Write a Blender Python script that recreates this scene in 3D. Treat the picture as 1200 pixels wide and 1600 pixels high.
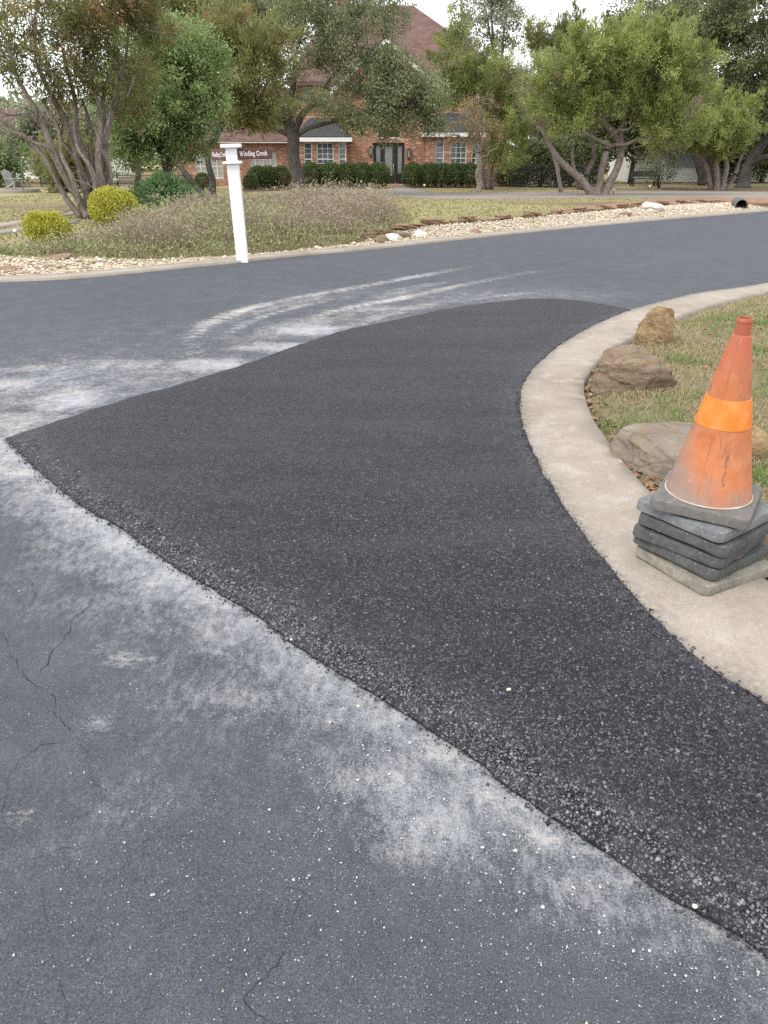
import bpy, bmesh, math
import numpy as np
from mathutils import Vector, Matrix, geometry

sc = bpy.context.scene
for o in list(bpy.data.objects):
    bpy.data.objects.remove(o)
R = math.radians
rng = np.random.default_rng(11)

# ------------------------------------------------------------------ camera, sky, sun, exposure
CAM_H, PITCH, FPX = 1.5, R(25.0), 1202.0
cam_d = bpy.data.cameras.new('camera')
cam = bpy.data.objects.new('camera', cam_d)
sc.collection.objects.link(cam)
cam.location = (0, 0, CAM_H)
cam.rotation_euler = (R(90) - PITCH, 0, 0)
cam_d.sensor_fit = 'HORIZONTAL'
cam_d.sensor_width = 36.0
cam_d.lens = 36.0 * FPX / 1200.0
cam_d.clip_start = 0.05
cam_d.clip_end = 2000
sc.camera = cam

SUN_EL, SUN_AZ = R(52), R(235)          # azimuth from +Y, clockwise: behind the camera, to its left
world = bpy.data.worlds.new('World')
sc.world = world
world.use_nodes = True
wt = world.node_tree
wt.nodes.clear()
sky = wt.nodes.new('ShaderNodeTexSky')
sky.sky_type = 'NISHITA'
sky.sun_disc = False
sky.sun_elevation = SUN_EL
sky.sun_rotation = SUN_AZ
hs = wt.nodes.new('ShaderNodeHueSaturation')
hs.inputs['Saturation'].default_value = 0.35
tcw = wt.nodes.new('ShaderNodeTexCoord')
nzw = wt.nodes.new('ShaderNodeTexNoise')
nzw.inputs['Scale'].default_value = 2.2
nzw.inputs['Detail'].default_value = 6
crw = wt.nodes.new('ShaderNodeValToRGB')
crw.color_ramp.elements[0].position = 0.3
crw.color_ramp.elements[0].color = (8.6, 8.9, 9.3, 1)
crw.color_ramp.elements[1].position = 0.75
crw.color_ramp.elements[1].color = (11.2, 11.2, 11.2, 1)
mxw = wt.nodes.new('ShaderNodeMixRGB')
mxw.inputs['Fac'].default_value = 0.85
bgw = wt.nodes.new('ShaderNodeBackground')
bgw.inputs['Strength'].default_value = 0.14
wo = wt.nodes.new('ShaderNodeOutputWorld')
wt.links.new(tcw.outputs['Generated'], nzw.inputs['Vector'])
wt.links.new(nzw.outputs['Fac'], crw.inputs['Fac'])
wt.links.new(sky.outputs['Color'], hs.inputs['Color'])
wt.links.new(hs.outputs['Color'], mxw.inputs['Color1'])
wt.links.new(crw.outputs['Color'], mxw.inputs['Color2'])
wt.links.new(mxw.outputs['Color'], bgw.inputs['Color'])
wt.links.new(bgw.outputs['Background'], wo.inputs['Surface'])

sun_d = bpy.data.lights.new('sun', 'SUN')
sun_d.energy = 1.5
sun_d.angle = R(24)
sun_d.color = (1.0, 0.965, 0.91)
sun = bpy.data.objects.new('sun', sun_d)
sc.collection.objects.link(sun)
sdir = Vector((math.sin(SUN_AZ) * math.cos(SUN_EL), math.cos(SUN_AZ) * math.cos(SUN_EL), math.sin(SUN_EL)))
sun.rotation_euler = sdir.to_track_quat('Z', 'Y').to_euler()
sun.location = sdir * 60

sc.view_settings.view_transform = 'Standard'
sc.view_settings.look = 'None'
sc.view_settings.exposure = 0.66
sc.view_settings.gamma = 1.0
sc.view_settings.use_curve_mapping = False
sc.render.engine = 'CYCLES'
sc.cycles.max_bounces = 7
sc.cycles.diffuse_bounces = 4
sc.cycles.transparent_max_bounces = 8
sc.cycles.use_denoising = False

# ------------------------------------------------------------------ helpers: measuring
CP, SP = math.cos(PITCH), math.sin(PITCH)


def ray(u, v):
    x, y = (u - 600.0) / FPX, (800.0 - v) / FPX
    return np.array([x, CP + y * SP, -SP + y * CP])


def flat(u, v, z=0.0):
    d = ray(u, v)
    t = (z - CAM_H) / d[2]
    return np.array([d[0] * t, d[1] * t])


def at(u, v, Y):
    d = ray(u, v)
    t = Y / d[1]
    return np.array([d[0] * t, Y, CAM_H + d[2] * t])


def ppm(Y, z=0.0):
    return FPX / (Y * CP + (CAM_H - z) * SP)


def smooth(a, b, x):
    t = np.clip((np.asarray(x, float) - a) / (b - a), 0, 1)
    return t * t * (3 - 2 * t)


FK = np.array([flat(u, v) for u, v in [(0, 441), (100, 437), (200, 428), (300, 418), (380, 410), (450, 402), (600, 388), (700, 377),
                                      (850, 361), (1000, 347), (1200, 330)]])
FK = np.vstack([[-60, 7.2], [-14, 8.3], [-7.5, 9.4], FK, [20, 31.0], [70, 73.0]])


def far_kerb_y(x):
    return np.interp(x, FK[:, 0], FK[:, 1])


def ground_z(x, y):
    s = np.asarray(y, float) - far_kerb_y(x)
    base = 0.05 - 0.47 * smooth(18, 54, y)
    return np.where(s < 0.0, -0.07, -0.07 + (base + 0.07) * smooth(0.6, 2.6, s))


def G(u, v):
    z = 0.0
    for _ in range(25):
        p = flat(u, v, z)
        z = float(ground_z(p[0], p[1]))
        p = flat(u, v, z)
    return np.array([p[0], p[1], z])


def hash_noise(x, y, sc_, seed=0):
    """smooth value noise on numpy arrays"""
    x = np.asarray(x, float) * sc_ + seed * 17.13
    y = np.asarray(y, float) * sc_ + seed * 7.77
    xi, yi = np.floor(x), np.floor(y)
    fx, fy = x - xi, y - yi
    fx, fy = fx * fx * (3 - 2 * fx), fy * fy * (3 - 2 * fy)

    def h(a, b):
        t = np.sin(a * 127.1 + b * 311.7 + seed * 74.7) * 43758.5453
        return t - np.floor(t)
    return (h(xi, yi) * (1 - fx) + h(xi + 1, yi) * fx) * (1 - fy) + (h(xi, yi + 1) * (1 - fx) + h(xi + 1, yi + 1) * fx) * fy


def fbm(x, y, s, seed=0, o=3):
    r, a, t = 0, 1.0, 0
    for k in range(o):
        r = r + a * hash_noise(x, y, s * 2 ** k, seed + k)
        t += a
        a *= 0.5
    return r / t


def inside(poly, x, y):
    poly = np.asarray(poly)[:, :2]
    c = np.zeros(len(x), bool)
    j = len(poly) - 1
    for i in range(len(poly)):
        xi, yi = poly[i]
        xj, yj = poly[j]
        m = (yi > y) != (yj > y)
        c ^= m & (x < (xj - xi) * (y - yi) / (yj - yi + 1e-12) + xi)
        j = i
    return c


def line_dist(line, x, y):
    """distance to a polyline and the length along it"""
    line = np.asarray(line)[:, :2]
    best = np.full(np.shape(x), 1e9)
    along = np.zeros(np.shape(x))
    cross = np.zeros(np.shape(x))
    acc = 0.0
    for a, b in zip(line[:-1], line[1:]):
        d = b - a
        L = math.hypot(*d)
        if L < 1e-9:
            continue
        t = np.clip(((x - a[0]) * d[0] + (y - a[1]) * d[1]) / L ** 2, 0, 1)
        dx, dy = x - a[0] - t * d[0], y - a[1] - t * d[1]
        q = np.hypot(dx, dy)
        m = q < best
        best = np.where(m, q, best)
        along = np.where(m, acc + t * L, along)
        cross = np.where(m, (d[0] * dy - d[1] * dx) / L, cross)
        acc += L
    return best, along, cross


def smooth_line(pts, n=8):
    """Catmull-Rom through the points"""
    P_ = [np.asarray(p, float) for p in pts]
    P_ = [2 * P_[0] - P_[1]] + P_ + [2 * P_[-1] - P_[-2]]
    out = []
    for i in range(1, len(P_) - 2):
        a, b, c, d = P_[i - 1:i + 3]
        for k in range(n):
            t = k / n
            out.append(0.5 * (2 * b + (c - a) * t + (2 * a - 5 * b + 4 * c - d) * t * t + (3 * b - a - 3 * c + d) * t ** 3))
    out.append(P_[-2])
    return np.array(out)


# ------------------------------------------------------------------ helpers: objects
def tag(o, label=None, cat=None, group=None, kind=None):
    if label:
        o['label'] = label
    if cat:
        o['category'] = cat
    if group:
        o['group'] = group
    if kind:
        o['kind'] = kind
    return o


def link(o, parent=None):
    sc.collection.objects.link(o)
    if parent is not None:
        o.parent = parent
        o.matrix_parent_inverse = Matrix.Identity(4)
    return o


def empty(name, loc, rz=0.0):
    o = bpy.data.objects.new(name, None)
    o.empty_display_size = 0.2
    o.location = loc
    o.rotation_euler = (0, 0, rz)
    return link(o)


def np_mesh(name, V, F, face_attr=None, point_attr=None, smooth_shade=False):
    V = np.ascontiguousarray(V, np.float32)
    F = np.ascontiguousarray(F, np.int32)
    m = bpy.data.meshes.new(name)
    n, k = F.shape
    m.vertices.add(len(V))
    m.vertices.foreach_set('co', V.ravel())
    m.loops.add(n * k)
    m.loops.foreach_set('vertex_index', F.ravel())
    m.polygons.add(n)
    m.polygons.foreach_set('loop_start', np.arange(0, n * k, k, dtype=np.int32))
    if smooth_shade:
        m.polygons.foreach_set('use_smooth', np.ones(n, bool))
    m.update(calc_edges=True)
    for dom, d in (('FACE', face_attr), ('POINT', point_attr)):
        for key, val in (d or {}).items():
            a = m.attributes.new(key, 'FLOAT', dom)
            a.data.foreach_set('value', np.ascontiguousarray(val, np.float32))
    return m


def mobj(name, mesh, mat, parent=None, loc=(0, 0, 0)):
    o = bpy.data.objects.new(name, mesh)
    if mat is not None:
        if len(mesh.materials) == 0:
            mesh.materials.append(mat)
    o.location = loc
    return link(o, parent)


class MB:
    """collects shapes for one mesh"""

    def __init__(self):
        self.bm = bmesh.new()

    def box(self, x0, x1, y0, y1, z0, z1, M=None):
        v = [self.bm.verts.new((M @ Vector(c)) if M is not None else c) for c in
             [(x0, y0, z0), (x1, y0, z0), (x1, y1, z0), (x0, y1, z0), (x0, y0, z1), (x1, y0, z1), (x1, y1, z1), (x0, y1, z1)]]
        for f in ((3, 2, 1, 0), (4, 5, 6, 7), (0, 1, 5, 4), (1, 2, 6, 5), (2, 3, 7, 6), (3, 0, 4, 7)):
            self.bm.faces.new([v[i] for i in f])
        return self

    def poly(self, pts, thick=None, M=None):
        """flat polygon; thick = vector to extrude along"""
        a = [self.bm.verts.new(tuple(p)) for p in pts]
        self.bm.faces.new(a)
        if thick is not None:
            b = [self.bm.verts.new(tuple(Vector(p) + Vector(thick))) for p in pts]
            self.bm.faces.new(b[::-1])
            n = len(a)
            for i in range(n):
                self.bm.faces.new([a[i], b[i], b[(i + 1) % n], a[(i + 1) % n]])
        return self

    def tube(self, pts, radii, sides=8, cap=True):
        pts = [Vector(p) for p in pts]
        rings = []
        ref = Vector((0.31, 0.2, 0.93))
        for i, p in enumerate(pts):
            d = (pts[min(i + 1, len(pts) - 1)] - pts[max(i - 1, 0)]).normalized()
            x = d.cross(ref)
            if x.length < 1e-3:
                x = d.cross(Vector((1, 0, 0)))
            x.normalize()
            y = d.cross(x)
            r = radii[i] if hasattr(radii, '__len__') else radii
            rings.append([self.bm.verts.new(p + (x * math.cos(2 * math.pi * k / sides) + y * math.sin(2 * math.pi * k / sides)) * r)
                          for k in range(sides)])
        for a, b in zip(rings[:-1], rings[1:]):
            for k in range(sides):
                self.bm.faces.new([a[k], a[(k + 1) % sides], b[(k + 1) % sides], b[k]])
        if cap:
            self.bm.faces.new(rings[0][::-1])
            self.bm.faces.new(rings[-1])
        return self

    def lathe(self, prof, sides=32, M=None):
        rings = []
        for r, z in prof:
            rings.append([self.bm.verts.new((M @ Vector((r * math.cos(2 * math.pi * k / sides), r * math.sin(2 * math.pi * k / sides), z)))
                                            if M is not None else (r * math.cos(2 * math.pi * k / sides), r * math.sin(2 * math.pi * k / sides), z))
                          for k in range(sides)])
        for a, b in zip(rings[:-1], rings[1:]):
            for k in range(sides):
                self.bm.faces.new([a[k], a[(k + 1) % sides], b[(k + 1) % sides], b[k]])
        return self

    def mesh(self, name, bevel=0.0, segs=1, shade=False):
        bmesh.ops.recalc_face_normals(self.bm, faces=self.bm.faces[:])
        if bevel:
            bmesh.ops.bevel(self.bm, geom=self.bm.edges[:], offset=bevel, segments=segs, affect='EDGES', profile=0.6)
        m = bpy.data.meshes.new(name)
        self.bm.to_mesh(m)
        self.bm.free()
        if shade:
            for p in m.polygons:
                p.use_smooth = True
        return m

    def build(self, name, mat, parent=None, bevel=0.0, segs=1, shade=False, loc=(0, 0, 0)):
        return mobj(name, self.mesh(name, bevel, segs, shade), mat, parent, loc)


def sheet(name, outline, mat, zf, spacing=None, jitter=0.35, skirt=0.0, kind='structure', attr=None, label=None, cat=None, parent=None):
    """a sheet of ground inside an outline, with inner points so that it can undulate; a skirt gives its edge a real thickness"""
    outline = np.asarray(outline, float)[:, :2]
    pts = [Vector(p) for p in outline]
    n = len(pts)
    edges = [(i, (i + 1) % n) for i in range(n)]
    if spacing:
        x0, y0 = outline.min(0)
        x1, y1 = outline.max(0)
        gx, gy = np.meshgrid(np.arange(x0, x1, spacing), np.arange(y0, y1, spacing))
        gx = (gx + rng.uniform(-jitter, jitter, gx.shape) * spacing).ravel()
        gy = (gy + rng.uniform(-jitter, jitter, gy.shape) * spacing).ravel()
        co = outline[::max(1, len(outline) // 220)]
        ok = inside(co, gx, gy)
        gx, gy = gx[ok], gy[ok]
        ok = inside(outline, gx, gy)
        gx, gy = gx[ok], gy[ok]
        d, _, _ = line_dist(np.vstack([co, co[:1]]), gx, gy)
        ok = d > spacing * 0.3
        pts += [Vector((a, b)) for a, b in zip(gx[ok], gy[ok])]
    vs, es, fs, ov, oe, of = geometry.delaunay_2d_cdt(pts, edges, [], 1, 1e-5)
    V = np.array([(v.x, v.y) for v in vs])
    Z = zf(V[:, 0], V[:, 1])
    V = np.column_stack([V, Z])
    F = np.array([f[:3] for f in fs])
    c = V[F].mean(1)
    F = F[inside(outline, c[:, 0], c[:, 1])]
    a = V[F]
    nz = np.cross(a[:, 1] - a[:, 0], a[:, 2] - a[:, 0])[:, 2]
    F[nz < 0] = F[nz < 0][:, ::-1]
    if skirt:
        k = len(V)
        idx = {}
        for i, o_ in enumerate(ov):
            for q in o_:
                if q < n:
                    idx[q] = i
        ring = [idx[i] for i in range(n) if i in idx]
        low = V[ring].copy()
        low[:, 2] -= skirt
        V = np.vstack([V, low])
        S = []
        for i in range(len(ring)):
            j = (i + 1) % len(ring)
            S += [(ring[i], ring[j], k + j), (ring[i], k + j, k + i)]
        F = np.vstack([F, S])
    pa = {k_: f_(V[:, 0], V[:, 1]) for k_, f_ in (attr or {}).items()}
    m = np_mesh(name, V, F, None, pa)
    bm = bmesh.new()
    bm.from_mesh(m)
    bmesh.ops.recalc_face_normals(bm, faces=bm.faces[:])
    up = sum(f.normal.z * f.calc_area() for f in bm.faces)
    if up < 0:
        bmesh.ops.reverse_faces(bm, faces=bm.faces[:])
    bm.to_mesh(m)
    bm.free()
    o = mobj(name, m, mat, parent)
    if parent is None:
        tag(o, label, cat, None, kind)
    return o


# ------------------------------------------------------------------ helpers: materials
class NT:
    def __init__(self, name):
        self.m = bpy.data.materials.new(name)
        self.m.use_nodes = True
        self.t = self.m.node_tree
        self.b = self.t.nodes['Principled BSDF']
        self.out = self.t.nodes['Material Output']
        self.tc = self.t.nodes.new('ShaderNodeTexCoord')

    def n(self, typ, **kw):
        nd = self.t.nodes.new('ShaderNode' + typ)
        for k, v in kw.items():
            setattr(nd, k, v)
        return nd

    def l(self, a, b):
        self.t.links.new(a, b)

    def put(self, inp, val):
        if isinstance(val, (int, float)):
            inp.default_value = val
        elif isinstance(val, (tuple, list)):
            inp.default_value = tuple(val) + ((1,) if len(val) == 3 and len(inp.default_value) == 4 else ())
        else:
            self.l(val, inp)

    def coords(self, scale=(1, 1, 1), space='Object', rot=(0, 0, 0)):
        mp = self.n('Mapping')
        mp.inputs['Scale'].default_value = scale
        mp.inputs['Rotation'].default_value = rot
        self.l(self.tc.outputs[space], mp.inputs['Vector'])
        return mp.outputs[0]

    def noise(self, scale, detail=4, rough=0.55, vec=None, dist=0.0):
        nd = self.n('TexNoise')
        nd.inputs['Scale'].default_value = scale
        nd.inputs['Detail'].default_value = detail
        nd.inputs['Roughness'].default_value = rough
        nd.inputs['Distortion'].default_value = dist
        self.l(vec if vec is not None else self.tc.outputs['Object'], nd.inputs['Vector'])
        return nd.outputs['Fac']

    def voro(self, scale, feature='F1', vec=None, rand=1.0):
        nd = self.n('TexVoronoi', feature=feature)
        nd.inputs['Scale'].default_value = scale
        nd.inputs['Randomness'].default_value = rand
        self.l(vec if vec is not None else self.tc.outputs['Object'], nd.inputs['Vector'])
        return nd

    def ramp(self, fac, stops, interp='LINEAR'):
        nd = self.n('ValToRGB')
        cr = nd.color_ramp
        cr.interpolation = interp
        while len(cr.elements) < len(stops):
            cr.elements.new(0.5)
        for e, (p, c) in zip(cr.elements, stops):
            e.position = p
            e.color = (tuple(c) + (1,)) if hasattr(c, '__len__') else (c, c, c, 1)
        self.l(fac, nd.inputs['Fac'])
        return nd.outputs['Color']

    def rng(self, val, a, b, c=0.0, d=1.0):
        nd = self.n('MapRange')
        self.put(nd.inputs['Value'], val)
        for k, x in zip(('From Min', 'From Max', 'To Min', 'To Max'), (a, b, c, d)):
            nd.inputs[k].default_value = x
        return nd.outputs[0]

    def mix(self, fac, a, b, mode='MIX'):
        nd = self.n('MixRGB', blend_type=mode)
        self.put(nd.inputs['Fac'], fac)
        self.put(nd.inputs['Color1'], a)
        self.put(nd.inputs['Color2'], b)
        return nd.outputs[0]

    def math(self, op, a, b=0.0, c=0.0, clamp=False):
        nd = self.n('Math', operation=op, use_clamp=clamp)
        self.put(nd.inputs[0], a)
        self.put(nd.inputs[1], b)
        self.put(nd.inputs[2], c)
        return nd.outputs[0]

    def attr(self, name):
        nd = self.n('Attribute', attribute_name=name)
        return nd.outputs['Fac']

    def bump(self, height, strength=0.5, dist=0.01, normal=None):
        nd = self.n('Bump')
        nd.inputs['Strength'].default_value = strength
        nd.inputs['Distance'].default_value = dist
        self.l(height, nd.inputs['Height'])
        if normal is not None:
            self.l(normal, nd.inputs['Normal'])
        return nd.outputs[0]

    def done(self, color, rough=0.8, normal=None, spec=0.3, metal=0.0, **kw):
        self.put(self.b.inputs['Base Color'], color)
        self.put(self.b.inputs['Roughness'], rough)
        self.put(self.b.inputs['Specular IOR Level'], spec)
        self.put(self.b.inputs['Metallic'], metal)
        if normal is not None:
            self.l(normal, self.b.inputs['Normal'])
        for k, v in kw.items():
            self.put(self.b.inputs[k], v)
        return self.m


def plain(name, col, rough=0.7, var=0.15, scale=6.0, spec=0.3, bump=0.0, metal=0.0):
    t = NT(name)
    n1 = t.noise(scale, 5)
    c = t.mix(t.rng(n1, 0.3, 0.7), tuple(x * (1 - var) for x in col), tuple(min(1, x * (1 + var)) for x in col))
    nm = t.bump(t.noise(scale * 6, 4), bump, 0.01) if bump else None
    return t.done(c, rough, nm, spec, metal)


def leaf_mat(name, dark, light, dead, trans=0.42, rough=0.55, k=1.38):
    t = NT(name)
    dark, light, dead = (tuple(q * k for q in z) for z in (dark, light, dead))
    c = t.mix(t.attr('tone'), dark, light)
    c = t.mix(t.attr('tint'), c, dead)
    t.done(c, rough, None, 0.25)
    tr = t.n('BsdfTranslucent')
    t.l(c, tr.inputs['Color'])
    mx = t.n('MixShader')
    mx.inputs[0].default_value = trans
    t.l(t.b.outputs[0], mx.inputs[1])
    t.l(tr.outputs[0], mx.inputs[2])
    t.l(mx.outputs[0], t.out.inputs['Surface'])
    return t.m


def bark_mat(name, dark, light, zs=0.25):
    t = NT(name)
    v = t.coords((1, 1, zs))
    n1 = t.noise(22, 6, 0.7, v, 0.6)
    n2 = t.noise(2.2, 3)
    c = t.ramp(n1, [(0.36, tuple(0.6 * q for q in dark)), (0.64, light)])
    c = t.mix(t.rng(n2, 0.35, 0.7, 0, 0.5), c, tuple(0.7 * a + 0.06 for a in light))
    return t.done(c, 0.9, t.bump(n1, 0.9, 0.04), 0.15)


def make_materials():
    M = {}
    # --- old, sealed asphalt with limestone dust and tyre tracks
    t = NT('old_asphalt')
    big = t.noise(0.55, 4, 0.6)
    mid = t.noise(4.0, 6, 0.68)
    blot = t.noise(15.0, 5, 0.65)
    fine = t.noise(260.0, 3, 0.75)
    fine2 = t.noise(90.0, 4, 0.75)
    c = t.mix(t.rng(big, 0.3, 0.7), (0.039, 0.041, 0.050), (0.055, 0.058, 0.069))
    c = t.mix(t.rng(mid, 0.38, 0.70, 0, 0.75), c, (0.078, 0.082, 0.094))
    c = t.mix(t.rng(blot, 0.50, 0.30, 0, 0.45), c, (0.031, 0.033, 0.041))
    c = t.mix(t.rng(fine2, 0.50, 0.70, 0, 0.5), c, (0.085, 0.089, 0.10))
    c = t.mix(t.rng(fine, 0.50, 0.66, 0, 0.75), c, (0.112, 0.116, 0.129))
    c = t.mix(t.rng(fine, 0.48, 0.34, 0, 0.85), c, (0.020, 0.022, 0.028))
    grit = t.voro(170.0)
    gc = t.n('SeparateColor')
    t.l(grit.outputs['Color'], gc.inputs[0])
    sp = t.math('MULTIPLY', t.rng(gc.outputs[0], 0.84, 0.92), t.rng(grit.outputs['Distance'], 0.40, 0.18))
    c = t.mix(t.math('MULTIPLY', sp, 0.55), c, (0.21, 0.215, 0.23))
    # a thin film of dust, mottled and caught in the pores of the surface
    film = t.attr('film')
    m1 = t.noise(6.0, 6, 0.7)
    m2 = t.noise(24.0, 7, 0.8, t.coords((1.5, 0.7, 1.0), rot=(0, 0, 0.6)))
    pores = t.noise(170.0, 4, 0.8)
    f1 = t.math('ADD', film, t.math('MULTIPLY', t.math('SUBTRACT', m1, 0.5), 1.1))
    f1 = t.math('ADD', f1, t.math('MULTIPLY', t.math('SUBTRACT', m2, 0.5), 1.8))
    f1 = t.math('ADD', f1, t.math('MULTIPLY', t.math('SUBTRACT', pores, 0.5), 1.7))
    f1 = t.math('MULTIPLY', t.rng(f1, 0.12, 0.95), t.rng(film, 0.0, 0.25))
    c = t.mix(t.math('MULTIPLY', f1, 0.8), c, t.mix(t.rng(m1, 0.4, 0.65), (0.32, 0.335, 0.37), (0.385, 0.385, 0.385)))
    # pressed and tracked dust: stronger, with broken edges
    attr = t.attr('dust')
    n_a = t.noise(7.0, 8, 0.74)
    n_b = t.noise(30.0, 7, 0.8, t.coords((0.75, 1.35, 1.0), rot=(0, 0, -0.3)))
    grain = t.math('ADD', attr, t.math('MULTIPLY', t.math('SUBTRACT', n_b, 0.5), 1.9))
    grain = t.math('ADD', grain, t.math('MULTIPLY', t.math('SUBTRACT', n_a, 0.5), 1.5))
    grain = t.math('ADD', grain, t.math('MULTIPLY', t.math('SUBTRACT', pores, 0.5), 0.9))
    grain = t.math('MULTIPLY', t.rng(grain, 0.38, 1.15), t.rng(attr, 0.05, 0.35))
    dustc = t.mix(t.rng(t.noise(1.3, 3), 0.4, 0.65), (0.43, 0.405, 0.37), (0.35, 0.36, 0.385))
    c = t.mix(t.math('MULTIPLY', grain, 0.88), c, dustc)
    hgt = t.math('MULTIPLY', fine2, 0.5)
    nb = t.bump(hgt, 0.5, 0.006)
    nb = t.bump(fine, 0.5, 0.003, nb)
    M['old_asphalt'] = t.done(c, 0.8, nb, 0.22)
    M['crack'] = plain('crack', (0.012, 0.012, 0.014), 1.0, 0.3, 40, spec=0.0)

    # --- fresh asphalt: coarse black aggregate
    t = NT('fresh_asphalt')
    v1 = t.voro(165.0)
    v2 = t.voro(90.0)
    cell = t.n('SeparateColor')
    t.l(v1.outputs['Color'], cell.inputs[0])
    cell2 = t.n('SeparateColor')
    t.l(v2.outputs['Color'], cell2.inputs[0])
    big = t.noise(0.9, 4, 0.6)
    mid = t.noise(7.0, 5, 0.65)
    c = t.ramp(cell.outputs[0], [(0.0, (0.010, 0.0095, 0.014)), (0.55, (0.025, 0.024, 0.034)), (0.85, (0.055, 0.053, 0.069)), (1.0, (0.18, 0.175, 0.205))])
    c = t.mix(t.rng(v1.outputs['Distance'], 0.35, 0.75, 0, 0.9), c, (0.008, 0.008, 0.010))
    c = t.mix(t.rng(cell2.outputs[1], 0.82, 1.0, 0, 0.5), c, (0.12, 0.12, 0.13))
    c = t.mix(t.rng(mid, 0.42, 0.75, 0, 0.5), c, (0.020, 0.020, 0.026))
    brown = t.math('MULTIPLY', t.rng(big, 0.42, 0.72), t.rng(t.noise(13, 5, 0.7), 0.4, 0.7))
    c = t.mix(t.math('MULTIPLY', brown, 0.34), c, (0.10, 0.09, 0.085))
    roll = t.noise(1.6, 5, 0.65, t.coords((0.35, 2.0, 1.0), rot=(0, 0, 0.5)))
    c = t.mix(t.rng(roll, 0.50, 0.75, 0, 0.5), c, (0.056, 0.055, 0.066))
    c = t.mix(t.rng(roll, 0.46, 0.28, 0, 0.5), c, (0.014, 0.013, 0.018))
    edge = t.attr('edge')
    c = t.mix(t.math('MULTIPLY', edge, t.rng(t.noise(26, 5, 0.7), 0.42, 0.72, 0, 0.55)), c, (0.24, 0.24, 0.25))
    h = t.math('SUBTRACT', 1.0, v1.outputs['Distance'])
    nb = t.bump(h, 1.0, 0.010)
    nb = t.bump(t.noise(9, 4), 0.35, 0.02, nb)
    M['fresh_asphalt'] = t.done(c, 0.6, nb, 0.25)

    t = NT('tarred_stone')
    c = t.mix(t.attr('tone'), (0.010, 0.010, 0.014), (0.27, 0.265, 0.295))
    M['tarred_stone'] = t.done(c, 0.55, t.bump(t.noise(400, 3), 0.4, 0.001), 0.35)

    t = NT('chip')
    c = t.mix(t.attr('tone'), (0.16, 0.165, 0.175), (0.62, 0.62, 0.61))
    c = t.mix(t.attr('tint'), c, (0.62, 0.55, 0.36))
    M['chip'] = t.done(c, 0.8, None, 0.3)

    # --- concrete
    t = NT('concrete')
    a, b_, f_ = t.noise(1.4, 5, 0.6), t.noise(9, 6, 0.7), t.noise(190, 3, 0.7)
    c = t.mix(t.rng(a, 0.3, 0.7), (0.235, 0.196, 0.158), (0.33, 0.287, 0.243))
    c = t.mix(t.rng(b_, 0.52, 0.74, 0, 0.6), c, (0.42, 0.395, 0.36))
    c = t.mix(t.rng(b_, 0.45, 0.25, 0, 0.6), c, (0.20, 0.172, 0.142))
    c = t.mix(t.rng(f_, 0.50, 0.66, 0, 0.6), c, (0.15, 0.128, 0.105))
    pit = t.voro(46.0)
    c = t.mix(t.rng(pit.outputs['Distance'], 0.16, 0.05, 0, 0.5), c, (0.14, 0.112, 0.088))
    f3 = t.noise(75, 5, 0.8)
    c = t.mix(t.rng(f3, 0.52, 0.68, 0, 0.45), c, (0.44, 0.405, 0.36))
    c = t.mix(t.rng(t.noise(2.6, 6, 0.75, None, 0.5), 0.54, 0.66, 0, 0.45), c, (0.19, 0.155, 0.12))
    smear = t.attr('smear')
    c = t.mix(t.math('MULTIPLY', smear, t.rng(t.noise(30, 5, 0.75), 0.35, 0.7)), c, (0.08, 0.08, 0.084))
    nb = t.bump(f_, 0.35, 0.004)
    nb = t.bump(b_, 0.3, 0.01, nb)
    M['concrete'] = t.done(c, 0.88, nb, 0.25)

    t = NT('drive_concrete')
    a, b_ = t.noise(0.35, 5, 0.6), t.noise(3, 5, 0.7)
    c = t.mix(t.rng(a, 0.3, 0.7), (0.19, 0.165, 0.145), (0.255, 0.225, 0.20))
    c = t.mix(t.rng(b_, 0.5, 0.8, 0, 0.5), c, (0.16, 0.14, 0.12))
    M['drive_concrete'] = t.done(c, 0.9, t.bump(b_, 0.2, 0.01), 0.2)
    M['path_concrete'] = plain('path_concrete', (0.27, 0.235, 0.19), 0.9, 0.18, 1.5)

    # --- soils and lawns
    t = NT('near_soil')
    a, b_, f_ = t.noise(2.2, 5, 0.6), t.noise(16, 6, 0.7), t.noise(120, 4, 0.75)
    c = t.mix(t.rng(a, 0.35, 0.65), (0.24, 0.19, 0.125), (0.19, 0.15, 0.095))
    c = t.mix(t.rng(b_, 0.45, 0.7, 0, 0.8), c, (0.33, 0.28, 0.195))
    c = t.mix(t.rng(f_, 0.5, 0.7, 0, 0.8), c, (0.13, 0.105, 0.065))
    M['near_soil'] = t.done(c, 0.95, t.bump(f_, 0.9, 0.015), 0.1)

    t = NT('far_lawn')
    a, b_, f_ = t.noise(0.22, 4, 0.6), t.noise(1.7, 5, 0.65), t.noise(22, 5, 0.8)
    c = t.mix(t.rng(a, 0.35, 0.65), (0.27, 0.245, 0.115), (0.36, 0.31, 0.17))
    c = t.mix(t.rng(b_, 0.42, 0.7, 0, 0.7), c, (0.205, 0.21, 0.085))
    c = t.mix(t.rng(f_, 0.5, 0.72, 0, 0.6), c, (0.42, 0.36, 0.21))
    # needle litter and bare soil lie in wide patches of their own
    sh = t.attr('litter')
    c = t.mix(sh, c, t.mix(t.rng(b_, 0.35, 0.7), (0.145, 0.105, 0.07), (0.23, 0.175, 0.12)))
    M['far_lawn'] = t.done(c, 0.95, t.bump(f_, 0.8, 0.06), 0.1)

    t = NT('grass_blade')
    c = t.mix(t.attr('tone'), (0.14, 0.14, 0.055), (0.46, 0.38, 0.23))
    c = t.mix(t.attr('tint'), c, (0.13, 0.225, 0.055))
    t.done(c, 0.7, None, 0.2)
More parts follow.
